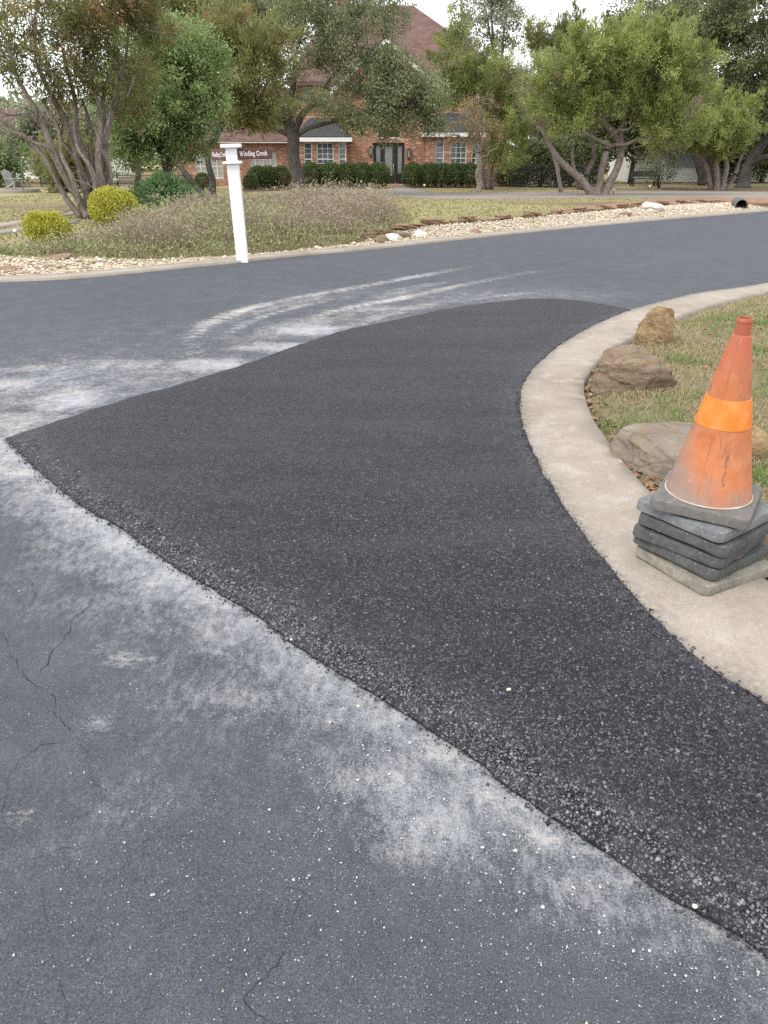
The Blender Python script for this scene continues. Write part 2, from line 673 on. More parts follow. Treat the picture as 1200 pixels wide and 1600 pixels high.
    tr = t.n('BsdfTranslucent')
    t.l(c, tr.inputs['Color'])
    mx = t.n('MixShader')
    mx.inputs[0].default_value = 0.25
    t.l(t.b.outputs[0], mx.inputs[1])
    t.l(tr.outputs[0], mx.inputs[2])
    t.l(mx.outputs[0], t.out.inputs['Surface'])
    M['grass_blade'] = t.m

    t = NT('gravel_stone')
    c = t.mix(t.attr('tone'), (0.33, 0.275, 0.20), (0.60, 0.54, 0.44))
    c = t.mix(t.attr('tint'), c, (0.30, 0.20, 0.13))
    M['gravel_stone'] = t.done(c, 0.85, None, 0.25)
    M['gravel_bed'] = plain('gravel_bed', (0.38, 0.31, 0.22), 0.95, 0.3, 9, bump=0.6)
    M['mulch'] = plain('mulch', (0.085, 0.058, 0.04), 0.95, 0.4, 7, bump=0.8)
    M['red_soil'] = plain('red_soil', (0.23, 0.13, 0.085), 0.95, 0.3, 3, bump=0.8)

    # --- rocks
    def rock(name, c1, c2, c3, s=5.0, pale=0.35):
        t = NT(name)
        v = t.coords((1, 1, 2.2), rot=(0.5, 0.3, 0.2))
        a, b_, f_ = t.noise(s, 7, 0.66, v, 0.4), t.noise(s * 3.1, 6, 0.7, v), t.noise(s * 14, 5, 0.7)
        c = t.mix(t.rng(a, 0.35, 0.62), c1, c2)
        c = t.mix(t.rng(b_, 0.48, 0.66, 0, 0.9), c, c3)
        c = t.mix(t.rng(f_, 0.56, 0.72, 0, pale), c, (0.55, 0.5, 0.42))
        cr = t.voro(s * 0.55, 'DISTANCE_TO_EDGE', t.coords((1, 1.6, 2.4), rot=(0.7, 0.4, 0.2)))
        crk = t.math('MULTIPLY', t.rng(cr.outputs['Distance'], 0.05, 0.0), t.rng(b_, 0.42, 0.6))
        c = t.mix(t.math('MULTIPLY', crk, 0.3), c, (0.07, 0.055, 0.04))
        nb = t.bump(t.math('SUBTRACT', a, t.math('MULTIPLY', crk, 0.2)), 0.8, 0.05)
        nb = t.bump(f_, 0.6, 0.008, nb)
        return t.done(c, 0.88, nb, 0.25)
    M['rock_gold'] = rock('rock_gold', (0.20, 0.125, 0.055), (0.31, 0.22, 0.115), (0.13, 0.085, 0.045), 6, 0.75)
    M['rock_brown'] = rock('rock_brown', (0.135, 0.10, 0.072), (0.215, 0.165, 0.12), (0.205, 0.125, 0.05), 7, 0.25)
    M['rock_grey'] = rock('rock_grey', (0.15, 0.125, 0.10), (0.225, 0.19, 0.155), (0.20, 0.13, 0.065), 5, 0.28)
    M['rock_white'] = rock('rock_white', (0.55, 0.52, 0.47), (0.72, 0.70, 0.66), (0.42, 0.36, 0.28), 6, 0.5)
    M['rock_red'] = rock('rock_red', (0.20, 0.125, 0.09), (0.27, 0.185, 0.135), (0.16, 0.105, 0.075), 6, 0.3)
    M['flagstone'] = rock('flagstone', (0.20, 0.125, 0.075), (0.29, 0.19, 0.115), (0.14, 0.085, 0.055), 3, 0.3)

    # --- traffic cones
    t = NT('cone_rubber')
    pos = t.n('SeparateXYZ')
    t.l(t.tc.outputs['Object'], pos.inputs[0])
    z = pos.outputs[2]
    a, b_ = t.noise(9, 6, 0.65), t.noise(34, 5, 0.7)
    c = t.mix(t.rng(a, 0.35, 0.68), (0.42, 0.125, 0.042), (0.49, 0.20, 0.092))
    c = t.mix(t.rng(z, 0.42, 0.62, 0, 0.75), c, (0.33, 0.082, 0.05))
    c = t.mix(t.rng(b_, 0.55, 0.75, 0, 0.55), c, (0.42, 0.11, 0.05))
    # chalky bloom and grime from use, kept to the lower part and one flank
    grime = t.math('ADD', t.rng(z, 0.22, 0.03, 0, 0.9), t.math('MULTIPLY', t.math('SUBTRACT', a, 0.5), 1.4))
    grime = t.math('ADD', grime, t.rng(pos.outputs[1], -0.05, 0.14, -0.3, 0.45))
    c = t.mix(t.rng(grime, 0.1, 0.7, 0, 0.85), c, (0.20, 0.175, 0.155))
    sv = t.coords((1, 1, 0.16), rot=(0, 0, 0.4))
    scuff = t.math('MULTIPLY', t.rng(t.noise(38, 5, 0.8, sv), 0.55, 0.64), t.rng(t.noise(7.5, 3, 0.5), 0.50, 0.58))
    c = t.mix(t.math('MULTIPLY', scuff, 0.75), c, (0.12, 0.07, 0.065))
    chalk = t.math('MULTIPLY', t.rng(t.noise(55, 5, 0.8, sv), 0.6, 0.72), 0.35)
    c = t.mix(chalk, c, (0.62, 0.40, 0.30))
    dirt = t.math('MULTIPLY', t.rng(t.noise(11, 6, 0.75), 0.50, 0.68), 0.5)
    c = t.mix(dirt, c, (0.24, 0.085, 0.05))
    M['cone_rubber'] = t.done(c, 0.62, t.bump(b_, 0.2, 0.004), 0.3)

    M['cone_seam'] = plain('cone_seam', (0.46, 0.16, 0.085), 0.65, 0.25, 20)
    M['cone_rim'] = plain('cone_rim', (0.40, 0.33, 0.27), 0.8, 0.3, 14)
    t = NT('cone_band')
    a = t.noise(14, 5, 0.65)
    c = t.mix(t.rng(a, 0.4, 0.7), (0.66, 0.165, 0.010), (0.70, 0.26, 0.06))
    sv = t.coords((1, 1, 0.16), rot=(0, 0, 0.4))
    scuff = t.math('MULTIPLY', t.rng(t.noise(34, 5, 0.8, sv), 0.54, 0.63), t.rng(t.noise(7.5, 3, 0.5), 0.48, 0.56))
    c = t.mix(scuff, c, (0.2, 0.1, 0.09))
    M['cone_band'] = t.done(c, 0.4, None, 0.5)

    for key, c1, c2, c3 in (('base_rubber_top', (0.105, 0.10, 0.092), (0.145, 0.137, 0.126), (0.19, 0.175, 0.158)),
                            ('base_rubber_pale', (0.10, 0.104, 0.108), (0.18, 0.187, 0.195), (0.29, 0.30, 0.31)),
                            ('base_rubber_dark', (0.052, 0.053, 0.053), (0.085, 0.086, 0.085), (0.15, 0.148, 0.142)),
                            ('base_rubber_dusty', (0.12, 0.115, 0.10), (0.25, 0.225, 0.185), (0.34, 0.305, 0.25))):
        t = NT(key)
        a, b_ = t.noise(12, 6, 0.7), t.noise(60, 5, 0.75)
        c = t.mix(t.rng(a, 0.35, 0.65), c1, c2)
        c = t.mix(t.rng(b_, 0.52, 0.74, 0, 0.7), c, c3)
        scr = t.noise(16, 7, 0.8, t.coords((1, 1, 5)), 0.3)
        c = t.mix(t.rng(scr, 0.58, 0.66, 0, 0.7), c, tuple(1.25 * q for q in c3))
        c = t.mix(t.rng(scr, 0.42, 0.34, 0, 0.7), c, tuple(0.45 * q for q in c1))
        c = t.mix(t.math('MULTIPLY', t.rng(t.noise(95, 3, 0.6), 0.66, 0.72), 0.6), c, (0.42, 0.39, 0.33))
        M[key] = t.done(c, 0.75, t.bump(b_, 0.4, 0.004), 0.3)

    # --- house
    t = NT('brick')
    v = t.coords((1, 1, 1))
    cx = t.n('CombineXYZ')
    sx = t.n('SeparateXYZ')
    t.l(v, sx.inputs[0])
    t.l(t.math('ADD', sx.outputs[0], sx.outputs[1]), cx.inputs[0])
    t.l(sx.outputs[2], cx.inputs[1])
    br = t.n('TexBrick')
    br.inputs['Scale'].default_value = 1.0
    br.inputs['Brick Width'].default_value = 0.24
    br.inputs['Row Height'].default_value = 0.085
    br.inputs['Mortar Size'].default_value = 0.009
    br.inputs['Color1'].default_value = (0.36, 0.15, 0.085, 1)
    br.inputs['Color2'].default_value = (0.215, 0.088, 0.056, 1)
    br.inputs['Mortar'].default_value = (0.42, 0.36, 0.30, 1)
    t.l(cx.outputs[0], br.inputs['Vector'])
    cell = t.voro(1.0, 'F1', None)
    mp = t.n('VectorMath', operation='MULTIPLY')
    mp.inputs[1].default_value = (4.1, 11.7, 1.0)
    t.l(cx.outputs[0], mp.inputs[0])
    t.l(mp.outputs[0], cell.inputs['Vector'])
    sepc = t.n('SeparateColor')
    t.l(cell.outputs['Color'], sepc.inputs[0])
    c = t.mix(t.rng(sepc.outputs[0], 0.80, 0.92, 0, 0.8), br.outputs['Color'], (0.58, 0.40, 0.28))
    c = t.mix(t.rng(sepc.outputs[1], 0.75, 0.95, 0, 0.6), c, (0.13, 0.055, 0.045))
    c = t.mix(t.rng(t.noise(0.8, 4), 0.4, 0.7, 0, 0.4), c, (0.40, 0.20, 0.115))
    M['brick'] = t.done(c, 0.88, t.bump(br.outputs['Fac'], -0.4, 0.01), 0.2)

    t = NT('shingle')
    sx = t.n('SeparateXYZ')
    t.l(t.tc.outputs['Object'], sx.inputs[0])
    vc = t.coords((2.6, 2.6, 9.0))
    cell = t.voro(1.0, 'F1', vc)
    sepc = t.n('SeparateColor')
    t.l(cell.outputs['Color'], sepc.inputs[0])
    c = t.mix(sepc.outputs[0], (0.095, 0.056, 0.050), (0.155, 0.092, 0.082))
    c = t.mix(t.rng(t.noise(0.5, 4), 0.4, 0.7, 0, 0.4), c, (0.15, 0.105, 0.095))
    M['shingle'] = t.done(c, 0.92, t.bump(t.noise(9, 5), 0.5, 0.02), 0.2)
    M['bay_roof'] = plain('bay_roof', (0.045, 0.047, 0.052), 0.6, 0.25, 3)
    M['white_trim'] = plain('white_trim', (0.74, 0.73, 0.70), 0.6, 0.06, 3)
    M['white_paint'] = plain('white_paint', (0.76, 0.76, 0.755), 0.5, 0.025, 5, bump=0.04)
    M['black_paint'] = plain('black_paint', (0.014, 0.014, 0.015), 0.35, 0.2, 3, spec=0.5)
    M['dark_metal'] = plain('dark_metal', (0.02, 0.02, 0.022), 0.5, 0.2, 3, spec=0.4)
    t = NT('window_glass')
    c = t.mix(t.rng(t.noise(1.2, 3), 0.35, 0.7), (0.035, 0.045, 0.045), (0.13, 0.15, 0.145))
    M['window_glass'] = t.done(c, 0.08, None, 0.8)
    t = NT('blind')
    sx = t.n('SeparateXYZ')
    t.l(t.tc.outputs['Object'], sx.inputs[0])
    wv = t.math('PINGPONG', t.math('MULTIPLY', sx.outputs[2], 14.0), 1.0)
    c = t.mix(wv, (0.30, 0.30, 0.28), (0.46, 0.45, 0.42))
    M['blind'] = t.done(c, 0.25, None, 0.5)
    M['door_glass'] = plain('door_glass', (0.17, 0.18, 0.165), 0.12, 0.35, 9, spec=0.8)
    M['steel'] = plain('steel', (0.6, 0.6, 0.58), 0.3, 0.1, 5, metal=1.0)
    M['pale_wall'] = plain('pale_wall', (0.74, 0.73, 0.70), 0.8, 0.08, 1.5)
    M['grey_wall'] = plain('grey_wall', (0.30, 0.32, 0.35), 0.8, 0.1, 1.5)
    M['sign_brown'] = plain('sign_brown', (0.098, 0.040, 0.033), 0.45, 0.1, 6)
    M['sign_blue'] = plain('sign_blue', (0.02, 0.10, 0.48), 0.4, 0.1, 6)
    M['grey_wood'] = plain('grey_wood', (0.29, 0.28, 0.27), 0.85, 0.15, 6)
    M['dark_wood'] = plain('dark_wood', (0.045, 0.042, 0.04), 0.8, 0.2, 6)
    M['pipe_inside'] = plain('pipe_inside', (0.03, 0.03, 0.03), 0.8, 0.2, 6)
    M['pipe'] = plain('pipe', (0.11, 0.105, 0.10), 0.7, 0.2, 6)
    M['stone_pale'] = plain('stone_pale', (0.55, 0.53, 0.49), 0.85, 0.12, 9)
    t = NT('dead_leaf')
    c = t.mix(t.attr('tone'), (0.16, 0.075, 0.045), (0.33, 0.19, 0.12))
    M['dead_leaf'] = t.done(c, 0.8, None, 0.2)

    # --- plants
    M['bark_juniper'] = bark_mat('bark_juniper', (0.10, 0.078, 0.064), (0.30, 0.25, 0.215), 0.18)
    M['bark_oak'] = bark_mat('bark_oak', (0.045, 0.038, 0.033), (0.135, 0.117, 0.102), 0.4)
    M['bark_dark'] = bark_mat('bark_dark', (0.035, 0.03, 0.027), (0.10, 0.088, 0.078), 0.3)
    M['bark_pale'] = bark_mat('bark_pale', (0.19, 0.16, 0.13), (0.38, 0.33, 0.28), 0.3)
    M['leaf_juniper'] = leaf_mat('leaf_juniper', (0.118, 0.144, 0.044), (0.275, 0.312, 0.10), (0.19, 0.155, 0.125))
    M['leaf_juniper_dark'] = leaf_mat('leaf_juniper_dark', (0.075, 0.088, 0.035), (0.19, 0.20, 0.075), (0.27, 0.15, 0.075))
    M['leaf_green'] = leaf_mat('leaf_green', (0.095, 0.142, 0.054), (0.24, 0.32, 0.13), (0.2, 0.2, 0.08), 0.38)
    M['leaf_oak'] = leaf_mat('leaf_oak', (0.095, 0.112, 0.054), (0.25, 0.272, 0.15), (0.18, 0.145, 0.085), 0.38)
    M['leaf_dark'] = leaf_mat('leaf_dark', (0.06, 0.076, 0.036), (0.175, 0.195, 0.092), (0.12, 0.09, 0.05), 0.38)
    M['leaf_sparse'] = leaf_mat('leaf_sparse', (0.11, 0.125, 0.075), (0.26, 0.275, 0.18), (0.2, 0.16, 0.1), 0.3)
    M['leaf_yellow'] = leaf_mat('leaf_yellow', (0.235, 0.235, 0.035), (0.46, 0.45, 0.08), (0.18, 0.2, 0.04), 0.25)
    M['leaf_hedge'] = leaf_mat('leaf_hedge', (0.042, 0.07, 0.024), (0.125, 0.165, 0.06), (0.1, 0.08, 0.04), 0.38)
    M['leaf_shrub'] = leaf_mat('leaf_shrub', (0.065, 0.12, 0.05), (0.17, 0.265, 0.11), (0.1, 0.08, 0.04), 0.38)
    M['brush'] = leaf_mat('brush', (0.13, 0.155, 0.06), (0.235, 0.26, 0.115), (0.235, 0.185, 0.145), 0.2, 0.8)
    M['leaf_autumn'] = leaf_mat('leaf_autumn', (0.13, 0.10, 0.04), (0.26, 0.21, 0.09), (0.2, 0.12, 0.06), 0.25)
    return M


MAT = make_materials()

# ------------------------------------------------------------------ the setting: outlines read off on the ground plane (metres)
def flats(uv, z=0.0):
    return np.array([flat(u, v, z) for u, v in uv])


KERB_OUT = flats([(1130, 1065), (1080, 1028), (1030, 983), (980, 928), (930, 865), (890, 810), (855, 755), (830, 705), (815, 660), (813, 625),
                  (825, 592), (850, 565), (880, 541), (930, 512), (985, 489), (1050, 471), (1100, 460), (1200, 445)])
KERB_OUT = np.vstack([[9, -12], [3.6, -3.2], [2.15, -0.5], [1.42, 1.05], [1.235, 1.62], KERB_OUT, [7.6, 12.3], [14, 17.9], [60, 58.0]])
KERB_IN = flats([(1200, 925), (1160, 902), (1110, 868), (1060, 826), (1025, 792), (990, 755), (955, 710), (925, 665), (912, 625), (915, 597),
                 (935, 570), (970, 545), (1010, 522), (1070, 497), (1130, 478), (1200, 461)])
KERB_IN = np.vstack([[9.4, -12], [4.0, -3.1], [2.55, -0.35], [1.83, 1.2], [1.6, 1.9], KERB_IN, [7.85, 12.0], [14.25, 17.55], [60.3, 57.6]])
KERB_OUT_S = smooth_line(KERB_OUT, 5)
KERB_IN_S = smooth_line(KERB_IN, 5)

PATCH_LEFT = flats([(8, 684), (60, 733), (120, 783), (190, 824), (250, 868), (330, 918), (390, 953), (450, 998), (520, 1043), (600, 1093),
                    (660, 1130), (740, 1184), (800, 1232), (870, 1280), (950, 1330), (1030, 1388), (1100, 1430), (1200, 1490)], 0.01)
PATCH_LEFT = np.vstack([PATCH_LEFT, [1.05, 0.68], [1.5, -0.3], [2.3, -2.0]])
PATCH_TOP = flats([(8, 684), (100, 655), (190, 626), (290, 597), (380, 570), (450, 545), (540, 516), (620, 499), (700, 482), (780, 471),
                   (840, 466), (900, 469), (960, 478), (1000, 486), (1030, 492)], 0.01)
PL_F = smooth_line(PATCH_LEFT, 24)
PT_F = smooth_line(PATCH_TOP, 24)
PL_S = smooth_line(PATCH_LEFT, 4)
PT_S = smooth_line(PATCH_TOP, 4)


def jag(line, amp, freq, seed, z0=0):
    d = np.gradient(line, axis=0)
    nrm = np.column_stack([-d[:, 1], d[:, 0]])
    nrm /= np.linalg.norm(nrm, axis=1)[:, None] + 1e-9
    s = np.concatenate([[0], np.cumsum(np.hypot(*np.diff(line, axis=0).T))])
    k = (fbm(s * freq, s * 0 + seed, 1.0, seed, 4) - 0.5) * 2 * amp
    return line + nrm * k[:, None]


def resample(line, step):
    s = np.concatenate([[0], np.cumsum(np.hypot(*np.diff(line, axis=0).T))])
    q = np.arange(0, s[-1], step)
    return np.column_stack([np.interp(q, s, line[:, 0]), np.interp(q, s, line[:, 1])])


# dust on the old asphalt: tyre tracks (curves), swept strips and blotches, all in metres on the road
def track(uv, width, strength, tread=0.0, per=0.13):
    return dict(line=smooth_line(flats(uv), 4), w=width, s=strength, tread=tread, per=per)


TRACKS = [
    track([(345, 575), (310, 555), (300, 532), (325, 507), (380, 485), (450, 468), (540, 452), (640, 434), (760, 412), (860, 396)], 0.16, 0.62, 0.45),
    track([(385, 566), (360, 548), (355, 525), (395, 500), (470, 478), (560, 461), (650, 446)], 0.11, 0.55, 0.6),
    track([(470, 535), (440, 522), (470, 502), (540, 482), (620, 467), (720, 446), (830, 425), (930, 408)], 0.15, 0.62, 0.5),
    track([(560, 490), (570, 470), (610, 455), (700, 437)], 0.10, 0.5, 0.6),
    track([(300, 590), (330, 560), (400, 530), (500, 500), (600, 480), (700, 458)], 0.34, 0.42),
    track([(420, 560), (500, 525), (600, 492), (700, 470), (800, 452), (880, 438)], 0.22, 0.45, 0.3),
    track([(330, 548), (340, 515), (400, 488), (500, 465), (620, 444), (740, 424)], 0.30, 0.36),
    track([(530, 505), (590, 470), (640, 452), (720, 436), (820, 418)], 0.20, 0.40, 0.3),
    track([(180, 600), (150, 575), (170, 552), (240, 535), (330, 525)], 0.22, 0.40, 0.3),
    track([(640, 486), (740, 468), (830, 457), (905, 452)], 0.12, 0.6, 0.3),
    track([(860, 455), (920, 463), (990, 483)], 0.16, 0.45, 0.2),
    track([(95, 560), (100, 590), (125, 620), (160, 640)], 0.16, 0.75, 0.35),
    track([(0, 590), (60, 606), (140, 640)], 0.12, 0.4, 0.3),
    track([(0, 578), (80, 565), (170, 560), (260, 566)], 0.20, 0.45, 0.3),
    track([(870, 440), (980, 418), (1100, 392), (1200, 375)], 0.3, 0.2, 0.0),
    track([(600, 412), (800, 388), (1000, 366), (1200, 348)], 0.4, 0.14, 0.0),
]
FILMS = [  # u, v, half width and half height in metres, strength of the thin dust film
    (600, 1200, 0.24, 0.22, 0.42), (470, 1080, 0.30, 0.2, 0.36), (330, 960, 0.4, 0.26, 0.40), (180, 860, 0.5, 0.3, 0.42), (60, 770, 0.55, 0.3, 0.5), (730, 1290, 0.2, 0.16, 0.34), (860, 1370, 0.2, 0.12, 0.26), (1000, 1440, 0.2, 0.1, 0.22),
    (230, 1180, 0.35, 0.3, 0.15), (100, 950, 0.5, 0.3, 0.2), (300, 1080, 0.3, 0.2, 0.2), (250, 590, 1.6, 0.9, 0.5), (60, 600, 1.2, 0.8, 0.55), (500, 510, 1.3, 0.7, 0.5), (700, 465, 1.8, 0.8, 0.4), (560, 460, 2.2, 1.0, 0.25), (900, 460, 1.2, 0.6, 0.35), (150, 520, 1.8, 1.0, 0.25), (640, 1250, 0.16, 0.16, 0.5),
    (700, 1300, 0.12, 0.1, 0.4), (240, 1240, 0.12, 0.1, 0.25), (60, 1330, 0.2, 0.15, 0.15), (950, 1380, 0.2, 0.12, 0.3), (1090, 1470, 0.1, 0.06, 0.35),
]
BLOBS = [  # u, v, half width and half height in metres, strength
    (60, 620, 0.75, 0.6, 0.5), (15, 600, 0.35, 0.25, 0.8), (20, 660, 0.5, 0.35, 0.75), (190, 570, 0.55, 0.2, 0.7), (70, 575, 0.4, 0.18, 0.6), (240, 585, 0.8, 0.5, 0.42), (330, 570, 0.45, 0.28, 0.9), (480, 515, 0.45, 0.32, 1.0),
    (430, 542, 0.5, 0.25, 0.85), (590, 483, 0.6, 0.3, 0.7), (720, 460, 0.8, 0.5, 0.30), 
     (110, 625, 0.30, 0.35, 0.95),
    (205, 1030, 0.10, 0.07, 0.55), (150, 1132, 0.07, 0.05, 0.55), (30, 1270, 0.05, 0.06, 0.45), (130, 800, 0.25, 0.14, 0.5), (30, 735, 0.35, 0.18, 0.85),
    (160, 840, 0.14, 0.1, 0.45), (265, 892, 0.2, 0.12, 0.62), (355, 945, 0.2, 0.11, 0.68), (400, 1010, 0.2, 0.12, 0.25),
    (150, 1005, 0.09, 0.06, 0.4), (240, 1100, 0.09, 0.07, 0.32),
     (760, 1240, 0.07, 0.06, 0.65), (690, 1180, 0.10, 0.05, 0.62), (620, 1215, 0.14, 0.12, 0.42), (540, 1110, 0.2, 0.08, 0.45),
    (850, 1308, 0.10, 0.04, 0.66), (690, 1290, 0.07, 0.07, 0.4), 
    (950, 1370, 0.1, 0.03, 0.42), 
]


def film_field(x, y):
    d = np.zeros(np.shape(x))
    for (u, v, rx, ry, s) in FILMS:
        cx, cy = flat(u, v)
        q = ((x - cx) / rx) ** 2 + ((y - cy) / ry) ** 2
        d = d + s * np.exp(-q) * (1 - 0.5 * d)
    q, a, c = line_dist(PL_S, x, y)
    w = 0.12 + 0.16 * fbm(a, a * 0, 1.3, 19, 3) + 0.14 * smooth(1.3, 3.5, y)
    d = d * (0.60 - 0.22 * smooth(3.4, 4.6, y))
    d = np.maximum(d, 0.62 * np.exp(-(q / w) ** 2) * (0.25 + 0.9 * fbm(a, a * 0 + 4, 1.6, 23, 3)) * (1 - 0.35 * (1 - smooth(0.9, 1.5, y))))
    return np.clip(d, 0, 1)


def dust_field(x, y):
    d = np.zeros(np.shape(x))
    for T in TRACKS:
        q, a, c = line_dist(T['line'], x, y)
        prof = np.exp(-(q / T['w']) ** 2 * 1.2)
        if T['tread']:
            ph = np.sin(2 * np.pi * (a / T['per'] + np.abs(c) * 3.0 + 1.2 * fbm(a, c * 2, 2.1, 15, 2)))
            wear = smooth(0.38, 0.62, fbm(a + 3.3, c * 3, 0.9, 17, 2))
            prof = prof * (1 - 0.8 * T['tread'] * wear * smooth(-0.5, 0.5, -ph))
        brk = 0.35 + 0.9 * fbm(a, a * 0 + 3.1, 1.3, 5, 2)
        prof = prof * smooth(0, 0.35, a) * (1 - smooth(0.45, 1.0, a / (a.max() + 1e-6)) * 0.9)
        d = np.maximum(d, T['s'] * 1.6 * prof * np.clip(brk, 0, 1.15))
    for (u, v, rx, ry, s) in BLOBS:
        cx, cy = flat(u, v)
        q = ((x - cx) / rx) ** 2 + ((y - cy) / ry) ** 2
        d = np.maximum(d, s * np.exp(-q ** 1.1 * 0.9))
    q, a, c = line_dist(PL_S, x, y)
    w = 0.07 + 0.10 * fbm(a, a * 0, 1.7, 9, 2) * smooth(0.2, 1.6, y) + 0.10 * smooth(1.5, 4.0, y)
    d = np.maximum(d, (0.52 + 0.2 * smooth(1.2, 3.5, y)) * np.exp(-(q / (w * 0.75)) ** 2) * np.clip(0.2 + 1.2 * fbm(a, a * 0 + 9, 1.1, 21, 3), 0, 1))
    q2, a2, c2 = line_dist(PT_S, x, y)
    d = np.maximum(d, 0.5 * np.exp(-(q2 / 0.30) ** 2) * np.clip(0.1 + 1.3 * fbm(a2, a2 * 0 + 5, 0.7, 33, 3), 0, 1) * smooth(3.6, 4.8, y))
    return np.clip(d, 0, 1)


def build_road():
    xs = [0.0]
    while xs[-1] < 70:
        xs.append(xs[-1] + 0.028 + 0.0 * xs[-1] + max(0, xs[-1] - 2.2) * 0.035)
    xs = np.array(xs)
    xs = np.concatenate([-xs[:0:-1], xs])
    ys = [-20.0]
    while ys[-1] < 80:
        y = ys[-1]
        ys.append(y + (0.5 if y < -1 else 0.06 if y < 0.3 else 0.012 + 0.0055 * y))
    ys = np.array(ys)
    X, Y = np.meshgrid(xs, ys)
    K = far_kerb_y(X) + 0.08
    over = Y > K
    Yc = np.minimum(Y, K)
    keep = ~(over[:-1, :-1] & over[:-1, 1:] & over[1:, :-1] & over[1:, 1:])
    nx = len(xs)
    idx = np.arange(X.size).reshape(X.shape)
    F = np.stack([idx[:-1, :-1], idx[:-1, 1:], idx[1:, 1:], idx[1:, :-1]], -1)[keep]
    V = np.column_stack([X.ravel(), Yc.ravel(), np.zeros(X.size)])
    V[:, 2] = 0.004 * (fbm(V[:, 0], V[:, 1], 0.5, 3, 3) - 0.5)
    used = np.unique(F)
    remap = np.full(len(V), -1)
    remap[used] = np.arange(len(used))
    V, F = V[used], remap[F]
    m = np_mesh('road', V, F, None, {'dust': dust_field(V[:, 0], V[:, 1]), 'film': film_field(V[:, 0], V[:, 1])}, True)
    return tag(mobj('road', m, MAT['old_asphalt']), 'grey sealed asphalt road with pale dust and tyre tracks', 'road', None, 'structure')


ROAD = build_road()

# hairline cracks: narrow uneven gaps lying on the old asphalt, parts of the road
CRACKS = [
    ([(52, 934), (90, 927), (135, 912), (165, 905), (235, 892)], 1.6), ([(57, 1062), (80, 1020), (100, 995), (120, 967), (142, 950), (150, 927)], 2.0),
    ([(0, 1225), (15, 1215), (37, 1192), (55, 1175), (75, 1165), (120, 1152)], 1.8), ([(58, 880), (52, 905), (55, 934), (40, 948), (20, 952)], 1.4),
    ([(2, 980), (10, 1010), (30, 1040), (55, 1070), (85, 1085), (90, 1115), (115, 1150)], 1.7), ([(0, 1352), (30, 1342), (55, 1350), (90, 1332), (135, 1325), (185, 1320), (215, 1310)], 1.1),
    ([(215, 1310), (260, 1307), (310, 1300), (340, 1280)], 1.0), ([(435, 1365), (452, 1385), (472, 1400), (460, 1435), (447, 1470)], 1.0),
    ([(447, 1470), (435, 1510), (415, 1530), (395, 1545), (387, 1557), (390, 1570), (430, 1597), (450, 1625)], 1.3), ([(200, 1615), (227, 1572), (257, 1560), (272, 1542)], 1.0),
    ([(80, 1465), (87, 1500), (90, 1530), (100, 1560), (110, 1610)], 1.0), ([(365, 1262), (367, 1275), (368, 1294)], 1.0), ([(320, 1545), (345, 1537), (375, 1550), (387, 1557)], 0.9),
    ([(140, 1210), (150, 1232), (165, 1240)], 1.0), ([(120, 1152), (140, 1180), (140, 1210)], 0.9), ([(115, 1150), (120, 1152), (160, 1140), (200, 1150), (260, 1140)], 0.8), ([(215, 1310), (225, 1340), (215, 1380), (190, 1420), (195, 1450)], 0.8), ([(55, 1350), (60, 1400), (75, 1440), (80, 1465)], 0.9), ([(240, 960), (300, 985), (330, 1010)], 0.8), ([(430, 1597), (480, 1590), (520, 1600)], 0.9), ([(340, 1280), (365, 1262), (400, 1255), (450, 1270)], 0.8), ([(272, 1542), (300, 1530), (320, 1545)], 0.8), ([(0, 1290), (12, 1262), (20, 1235), (15, 1215)], 1.4), ([(85, 1085), (120, 1072), (150, 1075)], 1.1), ([(150, 927), (190, 950), (240, 960)], 0.9),
]


def build_crack(uv, w):
    pts = flats(uv)
    q = resample(np.vstack([pts]), 0.012)
    n_ = len(q)
    s_ = np.arange(n_) * 0.012
    d_ = np.gradient(q, axis=0)
    nn = np.column_stack([-d_[:, 1], d_[:, 0]])
    nn /= np.linalg.norm(nn, axis=1)[:, None] + 1e-9
    sd = abs(uv[0][0]) % 97
    off = (fbm(s_, s_ * 0 + sd, 7.0, 3, 3) - 0.5) * 0.034 + (fbm(s_, s_ * 0 + sd, 38.0, 9, 2) - 0.5) * 0.020 + rng.normal(0, 0.0020, n_)
    q = q + nn * off[:, None]
    env = np.minimum(1, np.minimum(np.arange(n_), np.arange(n_)[::-1]) / 5 + 0.12)
    wd = w * 0.00040 * env * np.clip(2.4 * fbm(s_, s_ * 0 + 7 + sd, 14.0, 5, 3) - 0.45, 0.25, 1.6)
    L_, R_ = q + nn * wd[:, None], q - nn * wd[:, None]
    V_ = np.vstack([np.column_stack([L_, np.full(n_, 0.0034)]), np.column_stack([R_, np.full(n_, 0.0034)])])
    k_ = np.arange(n_ - 1)
    mobj('crack', np_mesh('crack', V_, np.stack([k_ + n_, k_ + n_ + 1, k_ + 1, k_], 1)), MAT['crack'], ROAD)


for uv_, w_ in CRACKS:
    build_crack(uv_, w_)

# terrain: one sheet to the horizon
LITTER = [(at(1110, 296, 40), 9.0, 4.5, 0.9), (at(935, 300, 37), 4.5, 2.2, 0.55), (at(1150, 318, 28), 7.0, 2.0, 0.9), (at(465, 302, 38), 3.5, 2.0, 0.45),
          (at(250, 310, 27), 5.5, 5.0, 0.8), (at(1250, 290, 48), 14, 8, 0.9), (at(1000, 285, 50), 12, 5, 0.5), (at(60, 295, 60), 14, 12, 0.7)]


